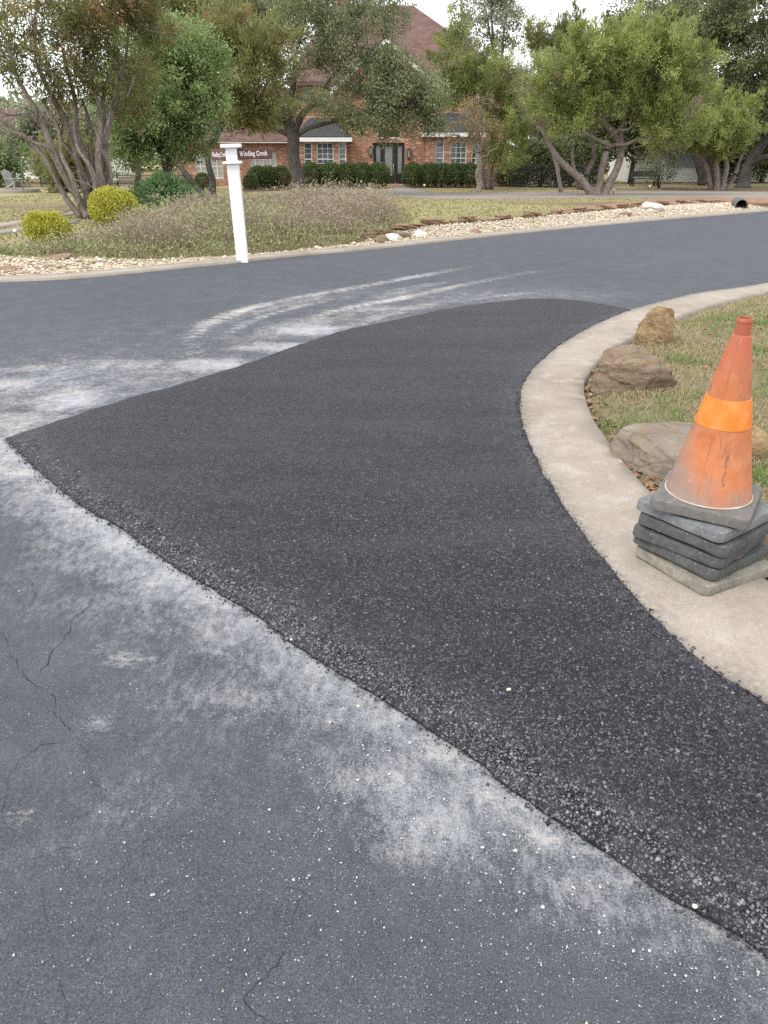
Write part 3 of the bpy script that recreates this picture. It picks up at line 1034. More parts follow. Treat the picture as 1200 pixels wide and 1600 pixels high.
def litter_field(x, y):
    d = np.zeros(np.shape(x))
    for c, rx, ry, s in LITTER:
        d = np.maximum(d, s * np.exp(-((x - c[0]) / rx) ** 2 - ((y - c[1]) / ry) ** 2))
    n = fbm(x, y, 0.55, 13, 4)
    return np.clip(smooth(0.15, 0.6, d + (n - 0.5) * 0.9 * (d > 0.02)), 0, 1)


def build_ground():
    xs = np.concatenate([-np.geomspace(400, 14, 24), np.linspace(-13.5, 18, 90), np.geomspace(19, 420, 26)])
    ys = np.concatenate([np.linspace(-80, 6, 10), np.linspace(6.5, 50, 150), np.geomspace(51, 900, 34)])
    X, Y = np.meshgrid(xs, ys)
    Z = ground_z(X, Y)
    idx = np.arange(X.size).reshape(X.shape)
    F = np.stack([idx[:-1, :-1], idx[:-1, 1:], idx[1:, 1:], idx[1:, :-1]], -1).reshape(-1, 4)
    V = np.column_stack([X.ravel(), Y.ravel(), Z.ravel()])
    m = np_mesh('ground', V, F, None, {'litter': litter_field(V[:, 0], V[:, 1])}, True)
    return tag(mobj('ground', m, MAT['far_lawn']), 'patchy dry lawn around the brick house', 'ground', None, 'structure')


build_ground()

# fresh asphalt: its own sheet, proud of the old one, with a ragged edge
PATCH_Z = 0.020
pl = jag(resample(PL_F, 0.012), 0.009, 22.0, 3)
pt = jag(resample(PT_F, 0.03), 0.022, 7.0, 4)
right_side = resample(KERB_OUT_S[::-1], 0.2)
d0, _, _ = line_dist(KERB_OUT_S, pt[:, 0], pt[:, 1])
ro = KERB_OUT_S[(KERB_OUT_S[:, 1] < 8.0) & (KERB_OUT_S[:, 1] > -2.4)][::-1]
ro = np.column_stack([ro[:, 0] + 0.10, ro[:, 1] - 0.03])
PATCH = np.vstack([pt, ro, pl[::-1][:-2]])


def patch_z(x, y):
    q1, _, _ = line_dist(PL_S, x, y)
    q2, _, _ = line_dist(PT_S, x, y)
    e = np.minimum(q1, q2 * 0.7)
    return 0.010 + (PATCH_Z - 0.010) * smooth(0.0, 0.10, e) + 0.012 * (fbm(x, y, 1.1, 8, 3) - 0.5) * smooth(0, 0.4, e)


def patch_edge(x, y):
    q1, a1, _ = line_dist(PL_S, x, y)
    q3, a3, _ = line_dist(KERB_OUT_S, x, y)
    return np.clip(0.75 * np.exp(-(q1 / 0.16) ** 2) * smooth(0.0, 0.05, q1) + 0.5 * np.exp(-(q3 / 0.12) ** 2), 0, 1)


sheet('asphalt_patch', PATCH, MAT['fresh_asphalt'], patch_z, 0.085, 0.4, 0.02, 'structure', {'edge': patch_edge},
      'black fresh asphalt patch curving beside the concrete kerb', 'pavement')

# loose and bedded aggregate: individual stones, too many and small to tell apart
OCT_V = np.array([(1, 0, 0), (-1, 0, 0), (0, 1, 0), (0, -1, 0), (0, 0, 1), (0, 0, -1)], float)
OCT_F = np.array([(0, 2, 4), (2, 1, 4), (1, 3, 4), (3, 0, 4), (2, 0, 5), (1, 2, 5), (3, 1, 5), (0, 3, 5)])
_bm = bmesh.new()
bmesh.ops.create_icosphere(_bm, subdivisions=1, radius=1.0)
_bm.verts.ensure_lookup_table()
ICO_V = np.array([v.co[:] for v in _bm.verts])
ICO_F = np.array([[v.index for v in f.verts] for f in _bm.faces])
_bm.free()


def rand_rot(n, r=rng):
    q = r.normal(size=(n, 4))
    q /= np.linalg.norm(q, axis=1)[:, None]
    w, x, y, z = q.T
    return np.stack([np.stack([1 - 2 * (y * y + z * z), 2 * (x * y - z * w), 2 * (x * z + y * w)], -1),
                     np.stack([2 * (x * y + z * w), 1 - 2 * (x * x + z * z), 2 * (y * z - x * w)], -1),
                     np.stack([2 * (x * z - y * w), 2 * (y * z + x * w), 1 - 2 * (x * x + y * y)], -1)], 1)


def stones(name, P_, size, mat, tone, tint=None, tmpl=(OCT_V, OCT_F), rough=0.35, flatten=1.0, parent=None, elong=0.3):
    n = len(P_)
    TV, TF = tmpl
    V = TV[None] * (1 + rng.uniform(-rough, rough, (n, len(TV), 1)))
    V = V * (1 + rng.uniform(-elong, elong, (n, 1, 3)))
    V = np.einsum('nij,nkj->nki', rand_rot(n), V)
    V[:, :, 2] *= flatten
    V = V * np.asarray(size)[:, None, None] + P_[:, None, :]
    F = TF[None] + (np.arange(n) * len(TV))[:, None, None]
    k = len(TF)
    fa = {'tone': np.repeat(tone, k)}
    fa['tint'] = np.repeat(tint if tint is not None else np.zeros(n), k)
    return mobj(name, np_mesh(name, V.reshape(-1, 3), F.reshape(-1, 3), fa), mat, parent)


def scatter(poly, n, x0, x1, y0, y1, dens):
    x, y = rng.uniform(x0, x1, n), rng.uniform(y0, y1, n)
    ok = inside(poly, x, y)
    x, y = x[ok], y[ok]
    ok = rng.random(len(x)) < dens(x, y)
    return x[ok], y[ok]


def agg_density(x, y):
    q, _, _ = line_dist(PL_S, x, y)
    band = np.exp(-(q / 0.14) ** 2)
    near = (1 - smooth(1.2, 3.6, y))
    clump = smooth(0.35, 0.65, fbm(x, y, 2.0, 40, 3))
    return np.clip(near * (0.22 + 0.35 * clump + 0.6 * band) + 0.5 * band * (1 - smooth(2.5, 4.6, y)), 0, 1)


x, y = scatter(PATCH, 330000, -2.3, 1.7, 0.75, 4.4, agg_density)
size = rng.gamma(8, 0.00042, len(x)) * (1 + 0.12 * (y - 1)) + 0.0006
q, _, _ = line_dist(PL_S, x, y)
tone = np.clip(rng.beta(0.8, 4.2, len(x)) + 0.55 * np.exp(-((q - 0.05) / 0.08) ** 2) * rng.random(len(x)) ** 2.5, 0, 1)
agg = stones('asphalt_aggregate', np.column_stack([x, y, patch_z(x, y) - size * 0.1]), size, MAT['tarred_stone'], tone, flatten=0.75)
tag(agg, 'black tarred stone aggregate in the fresh asphalt', 'aggregate', None, 'stuff')

# crumbs along the ragged edges
n = 1300
k = rng.integers(0, len(pl) - 260, n)
off = np.abs(rng.normal(0, 0.012, n))
nl = np.array([-0.75, -0.65])
ko = resample(KERB_OUT_S[(KERB_OUT_S[:, 1] < 8.2) & (KERB_OUT_S[:, 1] > 0.9)], 0.01)
k2 = rng.integers(0, len(ko), n)
side = np.array([0.9, 0.35])
cr = np.vstack([pl[k] + nl * off[:, None] * 1.2 + rng.normal(0, 0.006, (n, 2)), ko[k2] + rng.normal(0, 0.009, (n, 2)) - [0.006, 0]])
zc = np.concatenate([np.full(n, 0.004), np.full(n, 0.030)])
size = rng.gamma(5, 0.00045, 2 * n) * (1 + 0.12 * np.maximum(cr[:, 1] - 1, 0))
cz = np.column_stack([cr, zc + size * 0.2])
tag(stones('asphalt_crumbs', cz, size, MAT['tarred_stone'], rng.beta(1.2, 5, 2 * n)), 'loose black asphalt crumbs along the patch edges', 'crumbs', None, 'stuff')

# pale chips lying on the old asphalt
OLD_NEAR = np.vstack([[-3.5, 0.5], [1.4, 0.5], PL_S[PL_S[:, 1] > 0.7][::-1], [-3.5, 4.3]])


def chip_density(x, y):
    d = 0.035 + 0.0 * x
    for (u, v, r, s) in [(650, 1250, 0.16, 0.9), (760, 1330, 0.15, 0.9), (560, 1200, 0.2, 0.7), (500, 1110, 0.22, 0.4), (900, 1420, 0.2, 0.7), (1080, 1500, 0.18, 0.6),
                         (500, 1330, 0.25, 0.38), (300, 1350, 0.3, 0.22), (700, 1480, 0.3, 0.4), (200, 1500, 0.3, 0.2), (450, 1500, 0.3, 0.25)]:
        c = flat(u, v)
        d = np.maximum(d, s * np.exp(-((x - c[0]) ** 2 + (y - c[1]) ** 2) / r ** 2))
    return d


x, y = scatter(OLD_NEAR, 110000, -1.8, 1.3, 0.75, 2.6, chip_density)
size = np.clip(rng.lognormal(-6.95, 0.55, len(x)), 0.0005, 0.0045)
big = rng.random(len(x)) < 0.022
size = np.where(big & (chip_density(x, y) > 0.45), rng.uniform(0.0022, 0.0052, len(x)), size * 0.95)
tag(stones('limestone_chips', np.column_stack([x, y, 0.002 + size * 0.25]), size, MAT['chip'], rng.beta(1.6, 1.6, len(x)), (rng.random(len(x)) < 0.03) * 0.6, (OCT_V, OCT_F), 0.5, 0.45, None, 0.65),
    'pale limestone chips scattered over the old asphalt', 'chips', None, 'stuff')

# a few larger pale crumbs one can point at
for (u, v, s, ti, z, lab) in [(795, 1078, 0.0065, 0.8, 0.03, 'yellowish pebble lying alone in the middle of the fresh asphalt'),
                              (1086, 1417, 0.0055, 0.6, 0.02, 'cream pebble on the lower edge of the fresh asphalt'),
                              (455, 1000, 0.007, 0.7, 0.015, 'tan pebble halfway along the edge of the fresh asphalt'),
                              (848, 1418, 0.005, 0.0, 0.004, 'long white chip on the dusty old asphalt')]:
    p = flat(u, v, z)
    tag(stones('pebble', np.array([[0, 0, 0.0]]), [s], MAT['chip'], np.array([0.8]), np.array([ti]), (ICO_V, ICO_F), 0.3, 0.7), lab, 'pebble', 'single pebbles on the asphalt').location = (p[0], p[1], z + s * 0.3)

# kerbs
KZ = 0.030
kerb_poly = np.vstack([jag(resample(KERB_OUT_S, 0.02), 0.013, 13, 6), jag(resample(KERB_IN_S, 0.05), 0.006, 3, 7)[::-1]])


def kerb_z(x, y):
    q, _, _ = line_dist(KERB_IN_S, x, y)
    return KZ + 0.006 * (fbm(x, y, 1.2, 4, 2) - 0.5) + 0.012 * (1 - smooth(0.0, 0.42, q))


def kerb_smear(x, y):
    q, a, _ = line_dist(KERB_OUT_S, x, y)
    return 0.75 * np.exp(-(q / 0.035) ** 2)


sheet('kerb', kerb_poly, MAT['concrete'], kerb_z, 0.12, 0.4, 0.09, 'structure', {'smear': kerb_smear}, 'pale concrete ribbon kerb curving round the dry grass', 'kerb')

fk = resample(smooth_line(FK, 6), 0.35)
fkd = np.gradient(fk, axis=0)
fkn = np.column_stack([-fkd[:, 1], fkd[:, 0]])
fkn /= np.linalg.norm(fkn, axis=1)[:, None]
FAR_IN = fk + fkn * 0.42
sheet('kerb', np.vstack([fk, FAR_IN[::-1]]), MAT['concrete'], lambda x, y: 0.028 + 0 * x, None, 0, 0.10, 'structure', {'smear': lambda x, y: 0 * x},
      'narrow pale concrete kerb along the gravel strip', 'kerb')

# near lawn behind the kerb
lawn_poly = np.vstack([resample(KERB_IN_S, 0.12) + [0.012, 0.0], [70, 40], [70, -20]])


def lawn_z(x, y):
    q, _, _ = line_dist(KERB_IN_S, x, y)
    return 0.0 + 0.075 * smooth(0.0, 0.35, q) + 0.06 * smooth(0.3, 2.5, q) + 0.05 * (fbm(x, y, 1.4, 2, 3) - 0.5) * smooth(0.05, 0.5, q)


near_part = lawn_poly[(lawn_poly[:, 1] > 1.0) & (lawn_poly[:, 0] < 9.5)][:-2]
near_poly = np.vstack([lawn_poly[(lawn_poly[:, 1] > 1.4) & (lawn_poly[:, 1] < 14.0) & (lawn_poly[:, 0] < 9.9)], [10.5, 13.8], [10.5, 1.4]])
sheet('lawn', near_poly, MAT['near_soil'], lawn_z, 0.13, 0.4, 0.0, 'structure', None, 'dry grass verge inside the curved kerb', 'lawn')
far_poly = np.vstack([lawn_poly[lawn_poly[:, 0] > 10.4], [10.49, 1.4], [10.49, 13.7]])
sheet('lawn', [(10.49, 1.2), (60, 1.2), (60, 57), (14.4, 17.5), (10.49, 14.1)], MAT['near_soil'], lambda x, y: 0.13 + 0 * x, None, 0, 0, 'structure', None,
      'dry verge farther along the road', 'lawn')


def blades(name, x, y, z, h, w, lean, tone, tint, mat):
    n = len(x)
    a = rng.uniform(0, 2 * np.pi, n)
    b = rng.uniform(0, 2 * np.pi, n)
    ln = lean * rng.uniform(0.2, 1.0, n)
    dx, dy = np.cos(a), np.sin(a)
    ex, ey = np.cos(b), np.sin(b)
    base = np.column_stack([x, y, z])
    side = np.column_stack([dx, dy, 0 * dx]) * (w / 2)[:, None]
    mid = base + np.column_stack([ex * h * ln * 0.35, ey * h * ln * 0.35, h * 0.6])
    tip = base + np.column_stack([ex * h * ln, ey * h * ln, h * np.clip(1.0 - 0.45 * ln, 0.15, 1)])
    V = np.stack([base - side, base + side, mid + side * 0.7, mid - side * 0.7, tip], 1)
    k = (np.arange(n) * 5)[:, None]
    F = np.stack([k + [0, 1, 2], k + [0, 2, 3], k + [3, 2, 4]], 1).reshape(-1, 3)
    return mobj(name, np_mesh(name, V.reshape(-1, 3), F, {'tone': np.repeat(tone, 3), 'tint': np.repeat(tint, 3)}), mat)


BARE = [(1130, 640, 0.45, 0.30), (1190, 800, 0.35, 0.25), (1060, 600, 0.3, 0.2), (1180, 600, 0.4, 0.3)]


def grass_density(x, y):
    q, _, _ = line_dist(KERB_IN_S, x, y)
    d = np.clip((3.2 / np.maximum(y, 2.0)) ** 1.3, 0, 1) * smooth(0.0, 0.07, q)
    d = d * (0.35 + 0.65 * smooth(0.36, 0.6, fbm(x, y, 2.3, 51, 3)))
    for u, v, rx, ry in BARE:
        c = flat(u, v, 0.06)
        d = d * (1 - 0.75 * np.exp(-((x - c[0]) / rx) ** 2 - ((y - c[1]) / ry) ** 2))
    vis = (np.abs(x) < 0.62 * y + 0.5)
    return d * vis


x, y = scatter(near_poly, 900000, 1.0, 7.5, 1.9, 12.5, grass_density)
green = smooth(0.50, 0.68, fbm(x, y, 3.1, 77, 3)) * 0.75 + 0.25 * smooth(5, 9, y) * smooth(0.45, 0.6, fbm(x, y, 0.8, 78, 2))
tint = (rng.random(len(x)) < green).astype(float) * rng.uniform(0.5, 1, len(x))
g = blades('grass', x, y, lawn_z(x, y) - 0.004, rng.uniform(0.022, 0.062, len(x)) * (1 + 0.4 * tint), rng.uniform(0.0022, 0.0042, len(x)) * (1 + 0.10 * y), 1.5,
           np.clip(rng.normal(0.62, 0.25, len(x)), 0, 1), tint, MAT['grass_blade'])
tag(g, 'short straw coloured grass with green tufts around the boulders', 'grass', None, 'stuff')

# gravel strip along the far kerb
GU = [G(u, v)[:2] for u, v in [(560, 383), (585, 374), (640, 361), (700, 353), (800, 345), (900, 335), (1000, 326), (1090, 320), (1135, 319), (1160, 321)]]
GL = [G(u, v)[:2] for u, v in [(-120, 402), (0, 404), (80, 408), (140, 407), (230, 410), (300, 406), (380, 402), (460, 394), (520, 388), (560, 383)]]
GRAVEL_UP = smooth_line(np.array(GL[:-1] + GU), 6)
fi = FAR_IN[(FAR_IN[:, 0] > GRAVEL_UP[0, 0]) & (FAR_IN[:, 0] < GRAVEL_UP[-1, 0] + 0.5)]
GRAVEL = np.vstack([fi - fkn[0] * 0.0, GRAVEL_UP[::-1]])
sheet('gravel_bed', GRAVEL, MAT['gravel_bed'], lambda x, y: ground_z(x, y) + 0.03, 0.5, 0.3, 0.0, 'structure', None, 'sandy bed under the cream gravel beside the far kerb', 'ground')
x0, y0 = GRAVEL.min(0)
x1, y1 = GRAVEL.max(0)
x, y = scatter(GRAVEL, 90000, x0, x1, y0, y1, lambda a, b: np.full(len(a), 1.0))
size = rng.gamma(6, 0.0030, len(x)) + 0.006
tone = np.clip(rng.normal(0.62, 0.28, len(x)), 0, 1)
tag(stones('gravel', np.column_stack([x, y, ground_z(x, y) + 0.035 + size * 0.35]), size, MAT['gravel_stone'], tone, (rng.random(len(x)) < 0.07) * 0.9, (OCT_V, OCT_F), 0.35, 0.65),
    'cream river gravel in the strip beside the far kerb', 'gravel', None, 'stuff')

# paths and drive beyond
LIFT = lambda h: (lambda x, y: ground_z(x, y) + h)
Gs = lambda uv: np.array([G(u, v)[:2] for u, v in uv])
sheet('driveway', Gs([(520, 303), (600, 306), (660, 311), (760, 311.5), (900, 310), (1000, 309.5), (1120, 313), (1200, 317), (1330, 319), (1330, 300), (1200, 300.5),
                      (1050, 299.5), (900, 300.5), (760, 301.5), (680, 301.5), (640, 299), (520, 298)]), MAT['drive_concrete'], LIFT(0.03), 1.2, 0.3, 0.05, 'structure', None,
      'grey concrete driveway crossing in front of the house', 'driveway')
sheet('walkway', Gs([(604, 291), (632, 291), (650, 295), (676, 301), (640, 300.5), (596, 300.5), (618, 297), (606, 294)]), MAT['drive_concrete'], LIFT(0.036), 1.0, 0.3, 0.05, 'structure', None,
      'short concrete walk leading to the black front door', 'walkway')
sheet('path', Gs([(-80, 366), (0, 357), (70, 344), (130, 333), (134, 329), (70, 340), (0, 350), (-80, 360)]), MAT['path_concrete'], LIFT(0.022), 0.3, 0.3, 0.05, 'structure', None,
      'pale narrow path curving behind the multi-stemmed juniper', 'path')
sheet('path', Gs([(-80, 380), (0, 367), (70, 356), (120, 349), (125, 345), (60, 352), (0, 361), (-80, 371)]), MAT['drive_concrete'], LIFT(0.022), 0.3, 0.3, 0.03, 'structure', None,
      'grey path strip nearer the yellow shrubs', 'path')
sheet('planting_bed', Gs([(380, 300), (470, 297), (560, 294), (602, 292.5), (602, 290.0), (500, 290), (380, 290)]), MAT['mulch'], LIFT(0.03), 1.5, 0.3, 0.03, 'structure', None,
      'dark mulch bed under the hedge shrubs left of the front door', 'planting bed')
sheet('planting_bed', Gs([(634, 292), (700, 294), (780, 291.5), (830, 290), (830, 288.5), (634, 289.5)]), MAT['mulch'], LIFT(0.03), 1.5, 0.3, 0.03, 'structure', None,
      'dark mulch bed under the hedge shrubs right of the front door', 'planting bed')
CUL = G(1157, 328)
sheet('soil_bank', Gs([(900, 333), (1000, 324), (1080, 318.5), (1120, 316), (1150, 318), (1200, 321), (1260, 320), (1260, 314), (1200, 313.5), (1120, 312), (1040, 313), (960, 320), (880, 331)]), MAT['red_soil'],
      lambda x, y: ground_z(x, y) + 0.05 + 0.10 * (fbm(x, y, 0.8, 6, 3) - 0.4) + 0.42 * np.exp(-((x - CUL[0] - .1) / 1.0) ** 2 - ((y - CUL[1] - 1.0) / 0.8) ** 2), 0.3, 0.3, 0.05, 'structure', None, 'bare reddish soil bank above the culvert pipe', 'soil')

# far grass: short tufts so that the lawns are not a bare sheet
n = 110000
x, y = rng.uniform(-16, 20, n), rng.uniform(12, 52, n)
s = y - far_kerb_y(x)
ok = (s > 2.6) & (np.abs(x) < 0.56 * y + 1) & (rng.random(n) < (20 / y) ** 1.2) & (litter_field(x, y) < rng.uniform(0.05, 0.7, n)) & ~inside(GRAVEL, x, y)
for nm in [o for o in sc.objects if o.name.startswith(('driveway', 'walkway', 'path', 'planting_bed'))]:
    pass
PAVED = [Gs([(520, 303), (600, 306), (660, 311), (760, 311.5), (900, 310), (1000, 309.5), (1120, 313), (1200, 317), (1330, 319), (1330, 300), (1200, 300.5), (1050, 299.5), (900, 300.5), (760, 301.5), (680, 301.5), (640, 299), (520, 298)]),
         Gs([(-80, 366), (0, 357), (70, 344), (130, 333), (134, 329), (70, 340), (0, 350), (-80, 360)]), Gs([(-80, 380), (0, 367), (70, 356), (120, 349), (125, 345), (60, 352), (0, 361), (-80, 371)]),
         Gs([(604, 291), (632, 291), (650, 295), (676, 301), (596, 300.5), (606, 294)])]
for P_ in PAVED:
    ok &= ~inside(P_, x, y)
x, y = x[ok], y[ok]
gr = smooth(0.4, 0.62, fbm(x, y, 0.35, 61, 3))
g = blades('grass', x, y, ground_z(x, y) - 0.005, rng.uniform(0.03, 0.07, len(x)), rng.uniform(0.02, 0.045, len(x)), 1.3, np.clip(rng.normal(0.5, 0.22, len(x)), 0, 1),
           (rng.random(len(x)) < gr * 0.45) * 0.7, MAT['grass_blade'])
tag(g, 'short dry lawn grass in front of the house', 'grass', None, 'stuff')

# ------------------------------------------------------------------ traffic cones, nested in one stack
def rounded_square(h, r, n=6):
    pts = []
    for cx, cy, a0 in ((h - r, h - r, 0), (-(h - r), h - r, 90), (-(h - r), -(h - r), 180), (h - r, -(h - r), 270)):
        for k in range(n + 1):
            a = R(a0 + 90 * k / n)
            pts.append((cx + r * math.cos(a), cy + r * math.sin(a)))
    return pts


def base_mesh(half, seed):
    """thick rubber square with a hole, sloped shoulders and small feet"""
    b = MB()
    r = np.random.default_rng(seed)
    prof = [(half * 0.992, 0.0045), (half * 0.999, 0.0055), (half, 0.008), (half * 0.988, 0.0385), (half * 0.982, 0.0415), (half * 0.972, 0.0430), (half * 0.84, 0.0455)]
    rings = []
    N = 84
    wob = np.interp(np.arange(N), np.linspace(0, N, 22), np.append(r.uniform(-1, 1, 21), 0))
    wz = np.interp(np.arange(N), np.linspace(0, N, 15), np.append(r.uniform(-1, 1, 14), 0))
    nick = r.uniform(-1, 1, N) * (r.random(N) < 0.3)
    for i, (h, z) in enumerate(prof):
        pts = rounded_square(h, 0.030)
        pts = np.array(pts + pts[:1])
        q = np.concatenate([[0], np.cumsum(np.hypot(*np.diff(pts, axis=0).T))])
        u_ = np.linspace(0, q[-1], N, endpoint=False)
        px_, py_ = np.interp(u_, q, pts[:, 0]), np.interp(u_, q, pts[:, 1])
        k_ = 1 + 0.006 * wob + 0.005 * nick * (1 if i in (3, 4, 5) else 0.3)
        rings.append([b.bm.verts.new((px_[k] * k_[k], py_[k] * k_[k], z + 0.002 * wz[k] * (1 if i < 6 else 0.3))) for k in range(N)])
    for a, c in zip(rings[:-1], rings[1:]):
        n = len(a)
        for k in range(n):
            b.bm.faces.new([a[k], a[(k + 1) % n], c[(k + 1) % n], c[k]])
    b.bm.faces.new(rings[0][::-1])
    # top ring to the round hole
    n = len(rings[-1])
    hole = []
    for v in rings[-1]:
        d = math.hypot(v.co.x, v.co.y)
        hole.append(b.bm.verts.new((v.co.x / d * 0.150, v.co.y / d * 0.150, 0.046)))
    for k in range(n):
        b.bm.faces.new([rings[-1][k], rings[-1][(k + 1) % n], hole[(k + 1) % n], hole[k]])
    m = b.mesh('base', shade=True)
    return m


def cone_body(lo, hi, rlo, rhi, thick=0.004, sides=56):
    b = MB()
    b.lathe([(rlo, lo), (rhi, hi), (rhi - thick, hi), (rlo - thick, lo), (rlo, lo)], sides)
    return b.mesh('body', shade=False)


def flat_smooth(m, ang=35):
    for p in m.polygons:
        p.use_smooth = True
    try:
        m.set_sharp_from_angle(angle=R(ang))
    except Exception:
        pass
    return m


CX, CY = 1.240, 2.690
R_AT = lambda z: 0.152 - (0.152 - 0.031) * (z - 0.044) / (0.655 - 0.044)
FOOT = MB().lathe([(0.0001, 0.0), (0.011, 0.0), (0.013, 0.008), (0.013, 0.016)], 10).mesh('foot', shade=True)
BODY_LOW = flat_smooth(cone_body(0.044, 0.60, 0.148, 0.036))
specs = [  # rotation, dx, dy, tilt x, tilt y, material, label
    (26.5, 0.012, -0.034, 1.0, 0.4, 'base_rubber_dusty', 'lowest traffic cone of the stack, its dusty base skewed on the kerb'),
    (35.0, 0.004, 0.002, 1.6, -0.4, 'base_rubber_dark', 'second traffic cone from the bottom of the stack, grey rubber base'),
    (41.0, -0.006, 0.005, 0.4, 0.9, 'base_rubber_dark', 'third traffic cone from the bottom of the stack, grey rubber base'),
    (39.0, 0.006, -0.006, 1.5, 0.0, 'base_rubber_dark', 'fourth traffic cone from the bottom, just under the pale grey base'),
    (36.5, -0.002, 0.008, 0.9, 1.0, 'base_rubber_pale', 'traffic cone with pale scuffed grey base directly under the top cone'),
    (59.0, -0.006, 0.000, 1.2, 1.4, 'base_rubber_top', 'faded orange traffic cone with bright reflective band on top of the stack'),
]
DZ = 0.0505
for i, (rot, dx, dy, tx, ty, bm_, lab) in enumerate(specs):
    top = i == len(specs) - 1
    e = empty('traffic_cone', (CX + dx, CY + dy, 0.034 + i * DZ), 0)
    e.rotation_euler = (R(tx), R(-ty), R(rot))
    tag(e, lab, 'traffic cone', 'traffic cones stacked on the kerb')
    half = 0.188 if not top else 0.176
    base = mobj('base', flat_smooth(base_mesh(half, 40 + i), 30), MAT[bm_], e)
    for sx in (-1, 1):
        for sy in (-1, 1):
            for (fx, fy) in ((0.86, 0.5),):
                f = mobj('foot', FOOT, MAT['base_rubber_dark'], base, (sx * half * fx, sy * half * fy, -0.004))
    if top:
        prof = [(0.152, 0.044), (R_AT(0.325), 0.325)]
        mb = MB()
        mb.lathe([(0.1575, 0.0465), (0.153, 0.052), (R_AT(0.325), 0.325), (R_AT(0.425), 0.425), (R_AT(0.640), 0.640), (0.0310, 0.645), (0.0262, 0.647), (0.0252, 0.684),
                  (0.0252, 0.688), (0.0268, 0.690), (0.0264, 0.700), (0.0250, 0.703), (0.022, 0.703), (0.022, 0.60), (0.026, 0.60)], 64)
        body = mobj('body', flat_smooth(mb.mesh('body'), 30), MAT['cone_rubber'], e)
        mb = MB()
        mb.lathe([(R_AT(0.325) + 0.0001, 0.325), (R_AT(0.325) + 0.0022, 0.3255), (R_AT(0.428) + 0.0022, 0.4275), (R_AT(0.428) + 0.0001, 0.428)], 64)
        mobj('reflective_band', flat_smooth(mb.mesh('reflective_band'), 30), MAT['cone_band'], e)
        mb = MB()
        mb.lathe([(0.1505, 0.0470), (0.1578, 0.0470), (0.1578, 0.0500), (0.1535, 0.0520)], 64)
        mobj('rim', flat_smooth(mb.mesh('rim'), 30), MAT['cone_rim'], e)
        # moulding seam running down the body
        sm = MB()
        for a in (R(-128 - rot), R(52 - rot)):
            pts = [((R_AT(z) + 0.001) * math.cos(a), (R_AT(z) + 0.001) * math.sin(a), z) for z in np.linspace(0.06, 0.64, 12)]
            sm.tube(pts, 0.0017, 6)
        sm.build('seam', MAT['cone_seam'], body)
    else:
        mobj('body', BODY_LOW, MAT['cone_rubber'], e)


# ------------------------------------------------------------------ boulders
def boulder(name, p, sx, sy, sz, rz, seed, mat, label, cuts=6, sub=5, tilt=(0, 0), group='boulders on the verge', cat='boulder', rough=0.10, flat_top=None, sink=0.18):
    r = np.random.default_rng(seed)
    bm = bmesh.new()
    bmesh.ops.create_icosphere(bm, subdivisions=sub, radius=1.0)
    V = np.array([v.co[:] for v in bm.verts])
    for k in range(cuts):
        d = r.normal(size=3)
        d[2] = abs(d[2]) * 0.8
        d /= np.linalg.norm(d)
        lim = r.uniform(0.62, 0.86)
        q = V @ d
        V = V - np.maximum(q - lim, 0)[:, None] * d * 0.85
    if flat_top:
        V[:, 2] = np.where(V[:, 2] > flat_top, flat_top + (V[:, 2] - flat_top) * 0.22, V[:, 2])
    n = V / np.linalg.norm(V, axis=1)[:, None]
    ns = (fbm(V[:, 0] + V[:, 2] * 1.3, V[:, 1] - V[:, 2] * 0.9, 1.5, seed, 4) - 0.5) + 0.45 * (fbm(V[:, 1] * 1.4 + V[:, 2], V[:, 0] * 0.5 + V[:, 2] * 2.6, 3.1, seed + 5, 4) - 0.5)
    V = V + n * (ns * rough * 4)[:, None] * 0.8
    V = V * [sx, sy, sz]
    for v, c in zip(bm.verts, V):
        v.co = c
    m = bpy.data.meshes.new(name)
    bm.to_mesh(m)
    bm.free()
    flat_smooth(m, 28)
    o = mobj(name, m, MAT[mat])
    o.location = (p[0], p[1], p[2] + sz * (1 - sink * 2) - 0.02)
    o.rotation_euler = (R(tilt[0]), R(tilt[1]), R(rz))
    return tag(o, label, cat, group)


p = flat(1028, 540, 0.07)
boulder('boulder', (p[0], p[1] + 0.10, 0.07), 0.15, 0.15, 0.215, 20, 5, 'rock_gold', 'upright golden boulder with pale lichen, farthest along the kerb', 5, 5, (4, 22), rough=0.10, sink=0.22)
p = flat(995, 612, 0.06)
boulder('boulder', (p[0], p[1] + 0.16, 0.04), 0.285, 0.25, 0.225, 15, 17, 'rock_brown', 'brown cracked boulder, the middle one of the three on the verge', 8, 5, (0, -6), rough=0.09, sink=0.27)
p = flat(1085, 745, 0.05)
boulder('boulder', (p[0] + 0.02, p[1] + 0.30, 0.0), 0.33, 0.38, 0.17, -12, 23, 'rock_grey', 'flat topped grey and tan boulder beside the orange traffic cone', 5, 5, (3, 0), rough=0.06, flat_top=0.40, sink=0.24)
p = flat(1170, 720, 0.06)
boulder('boulder', (p[0] + 0.03, p[1] + 0.1, 0.03), 0.10, 0.12, 0.13, 40, 31, 'rock_gold', 'small tan stone half hidden behind the orange cone', 5, 4, (0, 0), rough=0.08)
